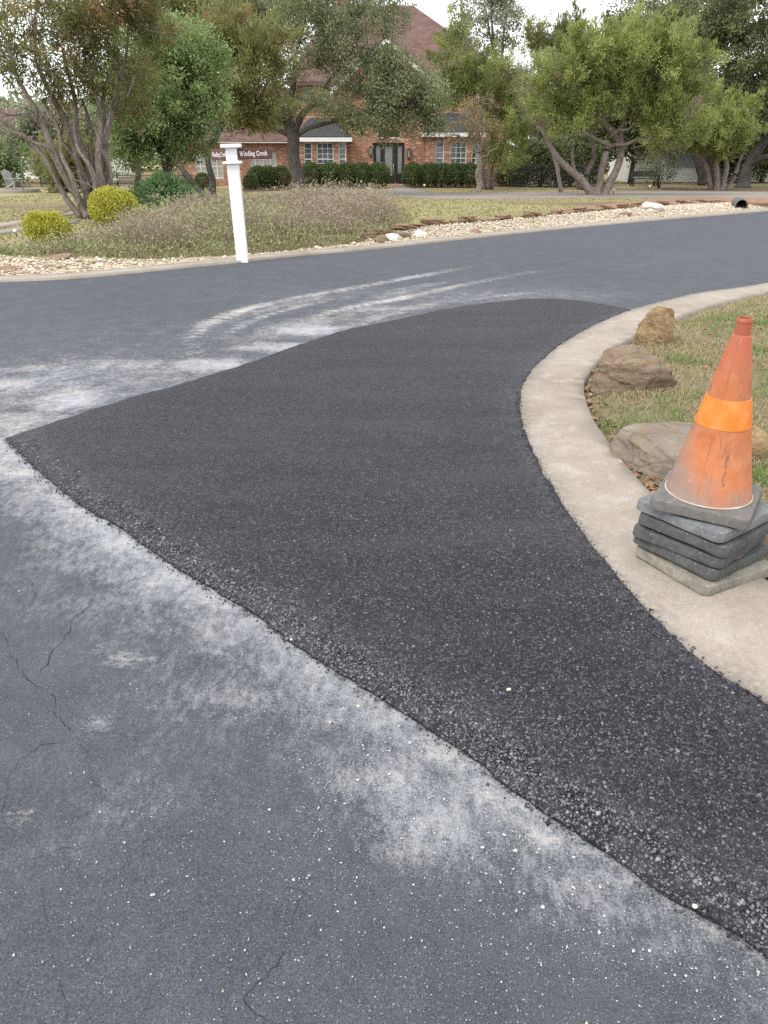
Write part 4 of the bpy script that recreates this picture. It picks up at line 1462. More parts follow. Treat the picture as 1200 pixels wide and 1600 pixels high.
for (u, v, s, mt, lab, sd) in [(1018, 331, 0.30, 'rock_white', 'large white limestone rock lying in the gravel strip', 3),
                               (978, 339, 0.17, 'rock_red', 'small brown rock beside the white limestone in the gravel', 4),
                               (744, 367, 0.13, 'rock_red', 'small reddish rock alone in the middle of the gravel strip', 6),
                               (75, 421, 0.17, 'rock_red', 'flat brown rock in the gravel below the yellow shrubs', 7),
                               (8, 425, 0.2, 'rock_red', 'reddish flat rock in the gravel at the left edge', 8),
                               (98, 404, 0.22, 'rock_red', 'flat reddish slab at the top of the gravel by the brush', 9)]:
    g = G(u, v)
    boulder('rock', (g[0], g[1], g[2]), s * 1.15, s, s * (0.30 if u < 200 else 0.62), 30 * sd, sd, mt, lab, 5, 4, (0, 0), 'rocks in the gravel strip', 'rock')
for j, (u, v) in enumerate([(625, 372), (612, 377), (596, 380), (655, 371)]):
    g = G(u, v)
    boulder('rock', (g[0], g[1], g[2]), 0.22, 0.14, 0.10, 40 * j, 60 + j, 'rock_white' if j % 2 else 'rock_brown', ['grey rock at the corner of the brush and gravel, topmost of four', 'pale rock second down at the corner of the brush and gravel',
            'grey rock lowest of four by the brush corner', 'pale flat rock right of the brush corner in the gravel'][j], 4, 3, (0, 0), 'rocks in the gravel strip', 'rock')

# edging stones along the top of the gravel: a dry laid row
edging = empty('stone_edging', (0, 0, 0))
tag(edging, 'row of flat brown flagstones edging the lawn above the gravel', 'edging')
STONE_MESHES = []
for k in range(6):
    r = np.random.default_rng(90 + k)
    bm = bmesh.new()
    bmesh.ops.create_cube(bm, size=1.0)
    bmesh.ops.subdivide_edges(bm, edges=bm.edges[:], cuts=1, use_grid_fill=True)
    for v in bm.verts:
        v.co = v.co + Vector(r.uniform(-0.09, 0.09, 3))
        v.co.x *= 1 - 0.25 * abs(v.co.y)
    bmesh.ops.bevel(bm, geom=bm.edges[:], offset=0.03, segments=1, affect='EDGES')
    m = bpy.data.meshes.new('stone')
    bm.to_mesh(m)
    bm.free()
    m.materials.append(MAT['flagstone'])
    STONE_MESHES.append(m)
el = resample(smooth_line(np.array(GU[1:-1]), 8), 0.40)
for i, q in enumerate(el):
    for lay in range(1 + (i % 3 == 0)):
        o = bpy.data.objects.new('stone', STONE_MESHES[rng.integers(0, 6)])
        o.scale = (rng.uniform(0.30, 0.58), rng.uniform(0.18, 0.32), rng.uniform(0.05, 0.10))
        d = el[min(i + 1, len(el) - 1)] - el[max(i - 1, 0)]
        o.rotation_euler = (R(rng.uniform(-7, 7)), R(rng.uniform(-7, 7)), math.atan2(d[1], d[0]) + R(rng.uniform(-18, 18)))
        o.location = (q[0] + rng.normal(0, 0.05), q[1] + 0.08 + rng.normal(0, 0.06), float(ground_z(q[0], q[1])) + 0.05 + lay * 0.07)
        link(o, edging)

# culvert pipe at the end of the gravel
g = G(1157, 328)
cul = empty('culvert_pipe', (g[0], g[1], g[2]))
tag(cul, 'grey culvert pipe mouth in the reddish bank by the road', 'pipe')
Mx = Matrix.Translation((0, 0, 0.12)) @ Matrix.Rotation(R(-18), 4, 'Z') @ Matrix.Rotation(R(90), 4, 'X')
MB().lathe([(0.185, -1.3), (0.185, 0.10), (0.155, 0.10), (0.155, -1.25)], 28, Mx).build('pipe_wall', MAT['pipe'], cul, shade=True)
MB().lathe([(0.0001, -1.2), (0.154, -1.2)], 28, Mx).build('pipe_end', MAT['pipe_inside'], cul)

# fallen leaves in the gap behind the kerb
LEAF_V = np.array([(0, -0.5, 0), (0.28, -0.2, 0.08), (0.22, 0.2, 0.1), (0, 0.55, 0.02), (-0.22, 0.2, 0.1), (-0.28, -0.2, 0.08), (0, 0, -0.02)], float)
LEAF_F = np.array([(0, 1, 6), (1, 2, 6), (2, 3, 6), (3, 4, 6), (4, 5, 6), (5, 0, 6)])


def leaf_litter(name, x, y, z, size, label):
    n = len(x)
    a = rng.uniform(0, 2 * np.pi, n)
    c, s = np.cos(a), np.sin(a)
    V = LEAF_V[None] * np.asarray(size)[:, None, None] * (1 + rng.uniform(-0.25, 0.25, (n, 1, 3)))
    tilt = rng.uniform(-0.6, 0.6, n)
    V[:, :, 2] = V[:, :, 2] * rng.uniform(0.6, 2.2, n)[:, None] + V[:, :, 0] * tilt[:, None]
    X = V[:, :, 0] * c[:, None] - V[:, :, 1] * s[:, None] + x[:, None]
    Y = V[:, :, 0] * s[:, None] + V[:, :, 1] * c[:, None] + y[:, None]
    Z = V[:, :, 2] + z[:, None]
    F = LEAF_F[None] + (np.arange(n) * 7)[:, None, None]
    o = mobj(name, np_mesh(name, np.stack([X, Y, Z], -1).reshape(-1, 3), F.reshape(-1, 3), {'tone': np.repeat(rng.random(n), 6)}), MAT['dead_leaf'])
    return tag(o, label, 'leaves', None, 'stuff')


ki = resample(KERB_IN_S[(KERB_IN_S[:, 1] > 2.4) & (KERB_IN_S[:, 1] < 6.0)], 0.005)
n = 260
k = rng.integers(0, len(ki), n)
w = np.exp(-((ki[k, 1] - 3.25) / 0.35) ** 2) + 0.75 * np.exp(-((ki[k, 1] - 4.75) / 0.35) ** 2) + 0.12
ok = rng.random(n) < w
lx, ly = ki[k, 0][ok] + np.abs(rng.normal(0.03, 0.04, ok.sum())), ki[k, 1][ok] + rng.normal(0, 0.02, ok.sum())
mx_, my_ = rng.uniform(1.3, 4.2, 90), rng.uniform(2.6, 7.5, 90)
ok2 = inside(near_poly, mx_, my_) & (mx_ < 0.55 * my_)
lx, ly = np.concatenate([lx, mx_[ok2]]), np.concatenate([ly, my_[ok2]])
leaf_litter('fallen_leaves', lx, ly, lawn_z(lx, ly) + 0.022, rng.uniform(0.03, 0.065, len(lx)), 'brown fallen leaves caught along the inner kerb edge')

# ------------------------------------------------------------------ street sign post
GLYPH = {}


def ell(cx, cy, rx, ry, a0, a1, n=14):
    return [(cx + rx * math.cos(R(a0 + (a1 - a0) * k / n)), cy + ry * math.sin(R(a0 + (a1 - a0) * k / n))) for k in range(n + 1)]


GLYPH['W'] = (1.0, [([(.12, .70), (.33, 0)], .14), ([(.33, 0), (.50, .58)], .06), ([(.46, .70), (.68, 0)], .14), ([(.68, 0), (.88, .70)], .06), ([(0, .69), (.25, .69)], .05), ([(.36, .69), (.58, .69)], .05), ([(.77, .69), (1.0, .69)], .05)])
GLYPH['i'] = (.28, [([(.13, 0), (.13, .48)], .13), ([(.03, .465), (.13, .465)], .05), ([(.03, .025), (.25, .025)], .05), ([(.13, .60), (.13, .73)], .13)])
GLYPH['n'] = (.56, [([(.13, 0), (.13, .48)], .13), ([(.03, .465), (.13, .465)], .05), ([(.13, .36), (.22, .45), (.33, .46), (.41, .38), (.42, .2), (.42, 0)], .11), ([(.03, .025), (.24, .025)], .05), ([(.33, .025), (.54, .025)], .05)])
GLYPH['d'] = (.54, [(ell(.23, .24, .17, .21, 20, 340), .09), ([(.41, 0), (.41, .74)], .13), ([(.30, .72), (.41, .72)], .05), ([(.41, .025), (.52, .025)], .05)])
GLYPH['g'] = (.50, [(ell(.22, .32, .15, .14, 0, 360), .085), ([(.34, .44), (.47, .47)], .06), (ell(.24, -.10, .19, .09, 0, 360), .07), ([(.14, .20), (.10, .10), (.22, .04), (.38, .0)], .07)])
GLYPH['C'] = (.70, [(ell(.36, .35, .28, .33, 42, 318, 18), .12), ([(.59, .44), (.59, .70)], .05)])
GLYPH['r'] = (.42, [([(.13, 0), (.13, .48)], .13), ([(.03, .465), (.13, .465)], .05), ([(.13, .34), (.24, .45), (.37, .43)], .10), ([(.03, .025), (.26, .025)], .05)])
GLYPH['e'] = (.48, [(ell(.24, .24, .18, .21, 10, 320), .09), ([(.07, .27), (.42, .27)], .05)])
GLYPH['k'] = (.56, [([(.13, 0), (.13, .74)], .13), ([(.03, .72), (.13, .72)], .05), ([(.15, .20), (.40, .46)], .06), ([(.24, .29), (.47, .0)], .12), ([(.03, .025), (.24, .025)], .05), ([(.38, .025), (.56, .025)], .05), ([(.30, .465), (.50, .465)], .05)])
GLYPH[' '] = (.30, [])


def lettering(text, width, height):
    """flat letters in the XZ plane, facing -Y, fitted to the width; height is the cap height"""
    W = sum(GLYPH[c][0] for c in text)
    kx, kz = width / W, height / 0.72
    b = MB()
    x = -width / 2
    dep = 0
    for c in text:
        w, strokes = GLYPH[c]
        for pts, sw in strokes:
            for (ax, az), (bx, bz) in zip(pts[:-1], pts[1:]):
                dx, dz = bx - ax, bz - az
                L = math.hypot(dx, dz) or 1
                nx, nz = -dz / L * sw / 2, dx / L * sw / 2
                ex, ez = dx / L * 0.012, dz / L * 0.012
                q = [(ax - ex + nx, az - ez + nz), (ax - ex - nx, az - ez - nz), (bx + ex - nx, bz + ez - nz), (bx + ex + nx, bz + ez + nz)]
                dep = (dep + 1) % 7
                b.poly([(x + px * kx, -0.0005 - dep * 0.00025, pz * kz) for px, pz in q])
        x += w * kx
    return b.mesh('lettering')


g = np.append(flat(378, 407, 0.03), 0.0)
post = empty('street_sign_post', (g[0], g[1] + 0.08, float(ground_z(g[0], g[1])) + 0.0))
post.rotation_euler = (R(0), R(-1.6), R(4))
tag(post, 'square white street sign post with brown name blades reading Winding Creek', 'sign post')
HW = 0.083
MB().box(-HW, HW, -HW, HW, -0.15, 1.43).build('post', MAT['white_paint'], post, 0.006, 2)
MB().box(-HW - 0.048, HW + 0.048, -HW - 0.048, HW + 0.048, 1.431, 1.468).build('collar', MAT['white_paint'], post, 0.008, 2)
MB().box(-HW + 0.004, HW - 0.004, -HW + 0.004, HW - 0.004, 1.469, 1.642).build('neck', MAT['white_paint'], post, 0.004, 1)
MB().box(-HW - 0.056, HW + 0.056, -HW - 0.056, HW + 0.056, 1.643, 1.692).build('cap', MAT['white_paint'], post, 0.008, 2)
MB().box(-HW - 0.008, HW + 0.008, -HW - 0.008, HW + 0.008, -0.15, 0.055).build('foot_trim', MAT['white_paint'], post, 0.006, 1)
for ang, ln, z in ((R(4), 0.50, 1.556), (R(180 - 52), 0.50, 1.556)):
    bl = MB().box(0, ln, -0.010, 0.010, -0.073, 0.073).build('sign_blade', MAT['sign_brown'], post, 0.004, 1)
    bl.location = (math.cos(ang) * (HW - 0.01), math.sin(ang) * (HW - 0.01), z)
    bl.rotation_euler = (0, 0, ang)
    txt = mobj('lettering', lettering('Winding Creek', 0.40, 0.062), MAT['white_paint'], bl)
    txt['kind'] = 'stuff'
    if math.cos(ang) > 0:
        txt.location = (ln * 0.5 - 0.015, -0.0112, -0.026)
    else:
        txt.location = (ln * 0.5 + 0.01, 0.0112, -0.026)
        txt.rotation_euler = (0, 0, math.pi)

# ------------------------------------------------------------------ the brick house
HY = 54.0
HZ = -0.42                                   # ground level at the house
k0 = ppm(HY, 1.0)
HX = lambda u: (u - 600) / k0
HV = lambda v, Y=HY: at(600, v, Y)[2]          # height of an image row on the facade
house = empty('brick_house', (0, HY, HZ))
tag(house, 'two storey red brick house with brown shingle roofs, bay windows and black front door', 'house')


def wall(x0, x1, z0, z1, y0, y1, holes, name='wall', mat='brick', gable=None):
    """front wall between x0..x1 with rectangular holes (x0,x1,z0,z1); y0 is the face; in house coordinates"""
    xs = sorted({x0, x1, *[h[0] for h in holes], *[h[1] for h in holes]})
    zs = sorted({z0, z1, *[h[2] for h in holes], *[h[3] for h in holes]})
    b = MB()
    bm = b.bm
    vd = {}

    def V(x, y, z):
        k = (round(x, 4), round(y, 4), round(z, 4))
        if k not in vd:
            vd[k] = bm.verts.new(k)
        return vd[k]
    solid = {}
    for i in range(len(xs) - 1):
        for j in range(len(zs) - 1):
            cx, cz = (xs[i] + xs[i + 1]) / 2, (zs[j] + zs[j + 1]) / 2
            solid[i, j] = not any(h[0] < cx < h[1] and h[2] < cz < h[3] for h in holes)
    for (i, j), s in solid.items():
        if not s:
            continue
        a, c, d, e = xs[i], xs[i + 1], zs[j], zs[j + 1]
        bm.faces.new([V(a, y0, d), V(c, y0, d), V(c, y0, e), V(a, y0, e)])
        bm.faces.new([V(a, y1, e), V(c, y1, e), V(c, y1, d), V(a, y1, d)])
        if not solid.get((i - 1, j), False):
            bm.faces.new([V(a, y1, d), V(a, y0, d), V(a, y0, e), V(a, y1, e)])
        if not solid.get((i + 1, j), False):
            bm.faces.new([V(c, y0, d), V(c, y1, d), V(c, y1, e), V(c, y0, e)])
        if not solid.get((i, j - 1), False):
            bm.faces.new([V(a, y1, d), V(c, y1, d), V(c, y0, d), V(a, y0, d)])
        if not solid.get((i, j + 1), False):
            bm.faces.new([V(a, y0, e), V(c, y0, e), V(c, y1, e), V(a, y1, e)])
    if gable:
        gx, gz = gable
        b.poly([(x0, y0, z1), (x1, y0, z1), (gx, y0, gz)], (0, y1 - y0, 0))
    return b.build(name, MAT[mat], house)


def window(x0, x1, z0, z1, y, cols, rows, glass='window_glass', sash=True, side=0.0, fr=0.05):
    """frame with glazing bars; panes are glass sheets of their own; side = width of narrow flanking sashes"""
    b = MB()
    b.box(x0, x0 + fr, y - 0.03, y + 0.05, z0, z1).box(x1 - fr, x1, y - 0.03, y + 0.05, z0, z1)
    b.box(x0 + fr, x1 - fr, y - 0.03, y + 0.05, z0, z0 + fr).box(x0 + fr, x1 - fr, y - 0.03, y + 0.05, z1 - fr, z1)
    spans = [(x0 + fr, x1 - fr, cols)]
    if side:
        spans = [(x0 + fr, x0 + fr + side, 1), (x0 + fr + side + fr, x1 - fr - side - fr, cols), (x1 - fr - side, x1 - fr, 1)]
        for q in (x0 + fr + side, x1 - fr - side - fr):
            b.box(q, q + fr, y - 0.032, y + 0.048, z0 + fr, z1 - fr)
    zm = z0 + (z1 - z0) * 0.46
    for sx0, sx1, nc in spans:
        if sash:
            b.box(sx0, sx1, y - 0.025, y + 0.045, zm - fr * 0.45, zm + fr * 0.45)
        for k in range(1, nc):
            q = sx0 + (sx1 - sx0) * k / nc
            b.box(q - 0.012, q + 0.012, y - 0.012, y + 0.02, z0 + fr, z1 - fr)
        for (lo, hi, nr) in ((z0 + fr, zm, rows), (zm, z1 - fr, rows)):
            for k in range(1, nr):
                q = lo + (hi - lo) * k / nr
                b.box(sx0, sx1, y - 0.011, y + 0.019, q - 0.012, q + 0.012)
    f = b.build('window', MAT['white_trim'], house)
    for sx0, sx1, nc in spans:
        for lo, hi in ((z0 + fr, zm), (zm, z1 - fr)):
            MB().box(sx0, sx1, y + 0.022, y + 0.034, lo, hi).build('pane', MAT[glass], f)
    MB().box(x0 - 0.06, x1 + 0.06, y - 0.10, y + 0.02, z0 - 0.09, z0 - 0.002).build('sill', MAT['brick'], f)
    return f


hz = lambda v: HV(v) - HZ
# left wing, single storey
LW0, LW1 = HX(272), HX(468)
wl = [(HX(302), HX(346), hz(279), hz(239)), (HX(389), HX(431), hz(278), hz(238))]
ez = hz(223.5)
wall(LW0, LW1, 0, ez - 0.01, 0.3, 0.6, wl)
for h in wl:
    window(*h, 0.42, 2, 2, 'blind', True, 0.30)
MB().box(LW0, LW0 + 0.3, 0.602, 8, 0, ez - 0.01).build('wall', MAT['brick'], house)
b = MB()
b.poly([(LW0 - 0.5, -0.25, ez), (LW1 + 0.1, -0.25, ez), (LW1 + 0.1, 4.6, ez + 3.3), (LW0 + 3.6, 4.6, ez + 3.3)], (0, 0, 0.10))
b.poly([(LW0 - 0.5, -0.25, ez), (LW0 + 3.6, 4.6, ez + 3.3), (LW0 - 0.5, 9.4, ez)], (0, 0, 0.10))
b.poly([(LW0 - 0.5, 9.4, ez), (LW0 + 3.6, 4.6, ez + 3.3), (LW1 + 0.1, 4.6, ez + 3.3), (LW1 + 0.1, 9.4, ez)], (0, 0, 0.10))
rl = b.build('roof', MAT['shingle'], house)
MB().box(LW0 - 0.5, LW1 + 0.1, -0.30, -0.255, ez + 0.0, ez + 0.055).build('gutter', MAT['stone_pale'], rl)
MB().box(HX(466) - 0.05, HX(466) + 0.05, 0.18, 0.28, 0.1, 2.80).build('downpipe', MAT['dark_metal'], house)

# main block, two storeys
MX0, MX1 = HX(468), HX(790)
WH = 5.75
bayL = (HX(466), HX(546))
bayR = (HX(662), HX(748))
doorx = (HX(583.5), HX(632))
upper = [(HX(478), HX(496), hz(155), hz(136)), (HX(694), HX(712), hz(163), hz(138)), (HX(596), HX(612), hz(165), hz(130)), (HX(740), HX(758), hz(163), hz(138))]
dh = hz(223)
wall(MX0, MX1, 0, WH, 0.0, 0.35, upper + [(doorx[0], doorx[1], 0.12, dh), (HX(589), HX(626), hz(216), hz(205))])
for h in upper:
    window(*h, 0.10, 2, 2)
f = window(HX(589), HX(626), hz(216), hz(205), 0.12, 4, 1, 'window_glass', False, 0.0, 0.045)
MB().box(MX1 - 0.3, MX1, 0.352, 10, 0, WH).build('wall', MAT['brick'], house)
MB().box(MX0, MX0 + 0.3, 0.352, 10, 0, WH).build('wall', MAT['brick'], house)
# roof: hip
rz0, rz1 = WH + 0.02, at(645, 12, HY + 5)[2] - HZ
ra, rb = -3.4, (645 - 600) / ppm(HY + 5, 9)
e0, e1, ef, eb = MX0 - 0.55, MX1 + 0.55, -0.55, 10.5
ym = (ef + eb) / 2
b = MB()
b.poly([(e0, ef, rz0), (e1, ef, rz0), (rb, ym, rz1), (ra, ym, rz1)], (0, 0, 0.12))
b.poly([(e1, ef, rz0), (e1, eb, rz0), (rb, ym, rz1)], (0, 0, 0.12))
b.poly([(e1, eb, rz0), (e0, eb, rz0), (ra, ym, rz1), (rb, ym, rz1)], (0, 0, 0.12))
b.poly([(e0, eb, rz0), (e0, ef, rz0), (ra, ym, rz1)], (0, 0, 0.12))
rf = b.build('roof', MAT['shingle'], house)
MB().box(e0, e1, ef - 0.05, ef - 0.004, rz0 - 0.10, rz0 + 0.06).build('gutter', MAT['shingle'], rf)
cz = at(565, 20, HY + 6)[2] - HZ
MB().box(-3.2, -2.2, 5.5, 6.4, WH + 2, rz1 + 0.9).build('chimney', MAT['brick'], rf)
# front gable over the entrance
gx, gz = HX(604), at(604, 58, HY - 0.4)[2] - HZ
gw = 3.1
gb = gz - gw * 0.81
wall(gx - gw, gx + gw, WH - 0.30, gb, -0.35, -0.005, [], 'gable_wall', 'brick', (gx, gz - 0.16))
for s in (-1, 1):
    L = gw + 0.35
    P0, P1 = Vector((gx, 0, gz)), Vector((gx + s * L, 0, gz - L * 0.81))
    b = MB()
    b.poly([(P0.x, -0.62, P0.z), (P1.x, -0.62, P1.z), (P1.x, -0.62, P1.z - 0.26), (P0.x, -0.62, P0.z - 0.26)], (0, 0.06, 0))
    b.build('rake_board', MAT['white_trim'], house)
    b = MB()
    b.poly([(P0.x, -0.66, P0.z + 0.004), (P1.x, -0.66, P1.z + 0.004), (P1.x, 4.4, P1.z + 0.004), (P0.x, 4.4, P0.z + 0.004)], (0, 0, 0.10))
    b.build('gable_roof', MAT['shingle'], house)

# bays
for (bx0, bx1), wins, ytop, lo, hi in ((bayL, [(477, 489.5), (497, 522.5), (530.5, 541.5)], 217.5, 270, 223), (bayR, [(679, 692), (702, 726.5), (734.5, 742)], 210, 269, 221)):
    zt = hz(ytop)
    holes = [(HX(a), HX(c), hz(lo), hz(hi)) for a, c in wins]
    y = -0.75
    wall(bx0 + 0.12, bx1 - 0.12, 0, zt - 0.16, y, y + 0.3, holes)
    for s in (bx0 + 0.12, bx1 - 0.42):
        MB().box(s, s + 0.3, y + 0.302, -0.003, 0, zt - 0.16).build('bay_side', MAT['brick'], house)
    for k, h in enumerate(holes):
        window(*h, y + 0.10, 3 if k == 1 else 1, 3)
    b = MB()
    t = zt + 0.16
    inx = 0.85
    lo_, hi_ = zt + 0.093, zt + 1.15
    b.poly([(bx0 - 0.22, y - 0.28, lo_), (bx1 + 0.22, y - 0.28, lo_), (bx1 - inx, -0.02, hi_), (bx0 + inx, -0.02, hi_)], (0, 0, 0.05))
    b.poly([(bx0 - 0.22, y - 0.28, lo_), (bx0 + inx, -0.02, hi_), (bx0 - 0.22, -0.02, lo_)], (0, 0, 0.05))
    b.poly([(bx1 + 0.22, y - 0.28, lo_), (bx1 + 0.22, -0.02, lo_), (bx1 - inx, -0.02, hi_)], (0, 0, 0.05))
    br_ = b.build('bay_roof', MAT['bay_roof'], house)
    MB().box(bx0 - 0.22, bx1 + 0.22, y - 0.27, -0.02, zt - 0.155, zt + 0.09).build('fascia', MAT['white_trim'], br_)

# door with sidelights
dw = doorx[1] - doorx[0]
d0 = doorx[0]
y = 0.16
door = MB().box(d0 + 0.002, d0 + 0.07, y, y + 0.12, 0.13, dh - 0.003).box(doorx[1] - 0.07, doorx[1] - 0.002, y, y + 0.12, 0.13, dh - 0.003) \
    .box(d0 + 0.07, doorx[1] - 0.07, y, y + 0.12, dh - 0.09, dh - 0.003).box(d0 + dw * .27, d0 + dw * .31, y, y + 0.12, 0.13, dh - 0.09) \
    .box(d0 + dw * .69, d0 + dw * .73, y, y + 0.12, 0.13, dh - 0.09).build('door_frame', MAT['black_paint'], house)
for (a, c) in ((0.035, .27), (.73, .965)):
    b = MB()
    X0, X1 = d0 + dw * a, d0 + dw * c
    b.box(X0, X0 + 0.10, y + 0.03, y + 0.09, 0.13, dh - 0.09).box(X1 - 0.10, X1, y + 0.03, y + 0.09, 0.13, dh - 0.09).box(X0 + 0.1, X1 - 0.1, y + 0.03, y + 0.09, 0.13, 0.75).box(X0 + .1, X1 - .1, y + .03, y + .09, dh - 0.2, dh - 0.09)
    sl = b.build('sidelight', MAT['black_paint'], house)
    MB().box(X0 + 0.1, X1 - 0.1, y + 0.05, y + 0.06, 0.75, dh - 0.2).build('pane', MAT['door_glass'], sl)
X0, X1 = d0 + dw * .312, d0 + dw * .688
b = MB().box(X0, X0 + 0.11, y + 0.03, y + 0.09, 0.13, dh - 0.092).box(X1 - 0.15, X1, y + 0.03, y + 0.09, 0.13, dh - 0.092).box(X0 + .11, X1 - .15, y + .03, y + .09, .13, .62).box(X0 + .11, X1 - .15, y + .03, y + .09, dh - .22, dh - .092)
dr = b.build('door', MAT['black_paint'], house)
MB().box(X0 + .11, X1 - .15, y + .05, y + .06, .62, dh - .22).build('pane', MAT['door_glass'], dr)
MB().tube([(X1 - 0.075, y - 0.03, 0.78), (X1 - 0.075, y - 0.05, 0.9), (X1 - 0.075, y - 0.05, 1.15), (X1 - 0.075, y - 0.03, 1.27)], 0.018, 8).box(X1 - .1, X1 - .05, y - .03, y + .028, 0.76, 1.3).build('handle', MAT['steel'], dr)
MB().box(doorx[0] - 0.2, doorx[1] + 0.2, -1.3, 0.30, 0.0, 0.118).build('step', MAT['brick'], house, 0.01)
for u, v in ((579.5, 236), (638.5, 240)):
    x_, z_ = HX(u), hz(v)
    ln = MB().box(x_ - 0.10, x_ + 0.10, -0.22, -0.005, z_ + 0.20, z_ + 0.24).box(x_ - 0.09, x_ + .09, -.21, -.03, z_ - .26, z_ - .22).box(x_ - .03, x_ + .03, -.05, -.004, z_ - .36, z_ + .3) \
        .box(x_ - .10, x_ - .075, -.22, -.195, z_ - .22, z_ + .2).box(x_ + .075, x_ + .10, -.22, -.195, z_ - .22, z_ + .2).box(x_ - .10, x_ - .075, -.05, -.03, z_ - .22, z_ + .2).box(x_ + .075, x_ + .10, -.05, -.03, z_ - .22, z_ + .2).build('wall_lantern', MAT['black_paint'], house)
    MB().box(x_ - .07, x_ + .07, -.19, -.06, z_ - .218, z_ + .198).build('lantern_glass', MAT['door_glass'], ln)

# ------------------------------------------------------------------ small things near the house
g = G(634, 292)
sg = empty('yard_sign', tuple(g))
tag(sg, 'small round blue yard sign on a stake by the front walk', 'sign')
MB().box(-0.025, 0.025, 0.0, 0.02, -0.1, 0.42).build('stake', MAT['stone_pale'], sg)
Mr = Matrix.Translation((0, -0.004, 0.52)) @ Matrix.Rotation(R(90), 4, 'X')
MB().lathe([(0.0001, 0), (0.185, 0), (0.185, 0.02), (0.0001, 0.02)], 24, Mr).build('sign_face', MAT['sign_blue'], sg)
MB().poly([(-0.11, -0.028, 0.50), (0.10, -0.028, 0.47), (0.11, -0.028, 0.52), (-0.02, -0.028, 0.56), (0.06, -0.028, 0.61), (-0.09, -0.028, 0.59)]).build('emblem', MAT['white_paint'], sg)

for (u, v, lab) in [(575, 300.5, 'small white garden spotlight in the grass left of the front walk'), (663, 295, 'small white garden spotlight right of the front walk'), (958, 304, 'small white garden spotlight beside the big leaning juniper'),
                    (1014, 297, 'small pale garden spotlight under the right junipers'), (492, 303, 'small pale garden spotlight beside the oak trunk'), (26, 370, 'small grey garden spotlight left of the yellow shrubs')]:
    g = G(u, v)
    e = empty('garden_spotlight', tuple(g))
    e.scale = (0.55,) * 3 if u < 100 else (1, 1, 1)
    tag(e, lab, 'garden light', 'garden spotlights')
    MB().tube([(0, 0, -0.05), (0, 0, 0.12)], 0.02, 8).build('stake', MAT['dark_metal'], e)
    MB().lathe([(0.0001, 0.0), (0.045, 0.0), (0.065, 0.12), (0.055, 0.125), (0.0001, 0.10)], 14, Matrix.Translation((0, 0, 0.12)) @ Matrix.Rotation(R(35), 4, 'X')).build('lamp_head', MAT['stone_pale'], e, shade=True)

def gz_at(u, Y):
    p = at(u, 300, Y)
    return np.array([p[0], Y, float(ground_z(p[0], Y))])


# lawn chair on a low patio, bird bath
g = gz_at(20, 42.0)
pz = float(g[2]) + 0.12
pts = [(g[0] - 5, 40.2), (g[0], 40.4), (g[0] + 0.9, 41.0), (g[0] + 1.1, 42.5), (g[0] + 0.6, 44), (g[0] - 5, 44.2)]
sheet('patio', pts, MAT['path_concrete'], lambda x, y: np.full(len(x), pz), None, 0, 0.3, 'structure', None, 'low pale patio under the grey lawn chair', 'patio')
ch = empty('lawn_chair', (g[0], g[1] + 0.3, pz), R(62))
ch.scale = (0.85, 0.85, 0.85)
tag(ch, 'grey wooden lawn chair on the pale patio', 'chair')
for s in (-0.28, 0.28):
    MB().box(s - 0.03, s + 0.03, -0.42, -0.34, 0, 0.60).build('leg', MAT['grey_wood'], ch)
    MB().poly([(s - 0.025, -0.40, 0.36), (s - 0.025, 0.55, 0.0), (s - 0.025, 0.62, 0.06), (s - 0.025, -0.40, 0.44)], (0.05, 0, 0)).build('leg', MAT['grey_wood'], ch)
    MB().box(s - 0.08, s + 0.08, -0.45, 0.38, 0.601, 0.63).build('arm', MAT['grey_wood'], ch)
for k in range(5):
    MB().poly([(-0.29, -0.38 + k * 0.14, 0.42 - k * 0.05), (0.29, -0.38 + k * 0.14, 0.42 - k * 0.05), (0.29, -0.27 + k * 0.14, 0.385 - k * 0.05), (-0.29, -0.27 + k * 0.14, 0.385 - k * 0.05)], (0, 0.005, 0.025)).build('seat_slat', MAT['grey_wood'], ch)
for k in range(5):
    x0_ = -0.29 + k * 0.118
    MB().poly([(x0_, 0.24, 0.22), (x0_ + 0.108, 0.24, 0.22), (x0_ + 0.108, 0.58, 1.02 + 0.05 * (2 - abs(k - 2))), (x0_, 0.58, 1.02 + 0.05 * (2 - abs(k - 2)))], (0, 0.025, 0)).build('back_slat', MAT['grey_wood'], ch)
g = G(174, 309)
bb = empty('bird_bath', tuple(g))
tag(bb, 'pale stone bird bath behind the upper yellow shrub', 'bird bath')
MB().lathe([(0.0001, 0), (0.2, 0), (0.19, 0.05), (0.09, 0.12), (0.075, 0.45), (0.12, 0.56)], 16).build('pedestal', MAT['stone_pale'], bb, shade=True)
MB().lathe([(0.0001, 0.561), (0.2, 0.561), (0.36, 0.66), (0.38, 0.70), (0.35, 0.70), (0.22, 0.62), (0.0001, 0.61)], 20).build('bowl', MAT['stone_pale'], bb, shade=True)

# garden bench under the right hand trees
g = G(1006, 291)
bn = empty('garden_bench', (g[0], g[1], g[2]), R(8))
tag(bn, 'dark garden bench in the shade under the right junipers', 'bench')
MB().box(-0.9, 0.9, -0.22, 0.22, 0.43, 0.48).build('seat', MAT['dark_wood'], bn)
MB().box(-0.9, 0.9, 0.23, 0.27, 0.55, 0.90).build('backrest', MAT['dark_wood'], bn)
for s in (-0.8, 0.8):
    MB().box(s - 0.05, s + 0.05, -0.2, -0.1, 0, 0.428).build('leg', MAT['dark_wood'], bn)
    MB().box(s - 0.05, s + 0.05, 0.2, 0.285, 0, 0.9).build('leg', MAT['dark_wood'], bn)

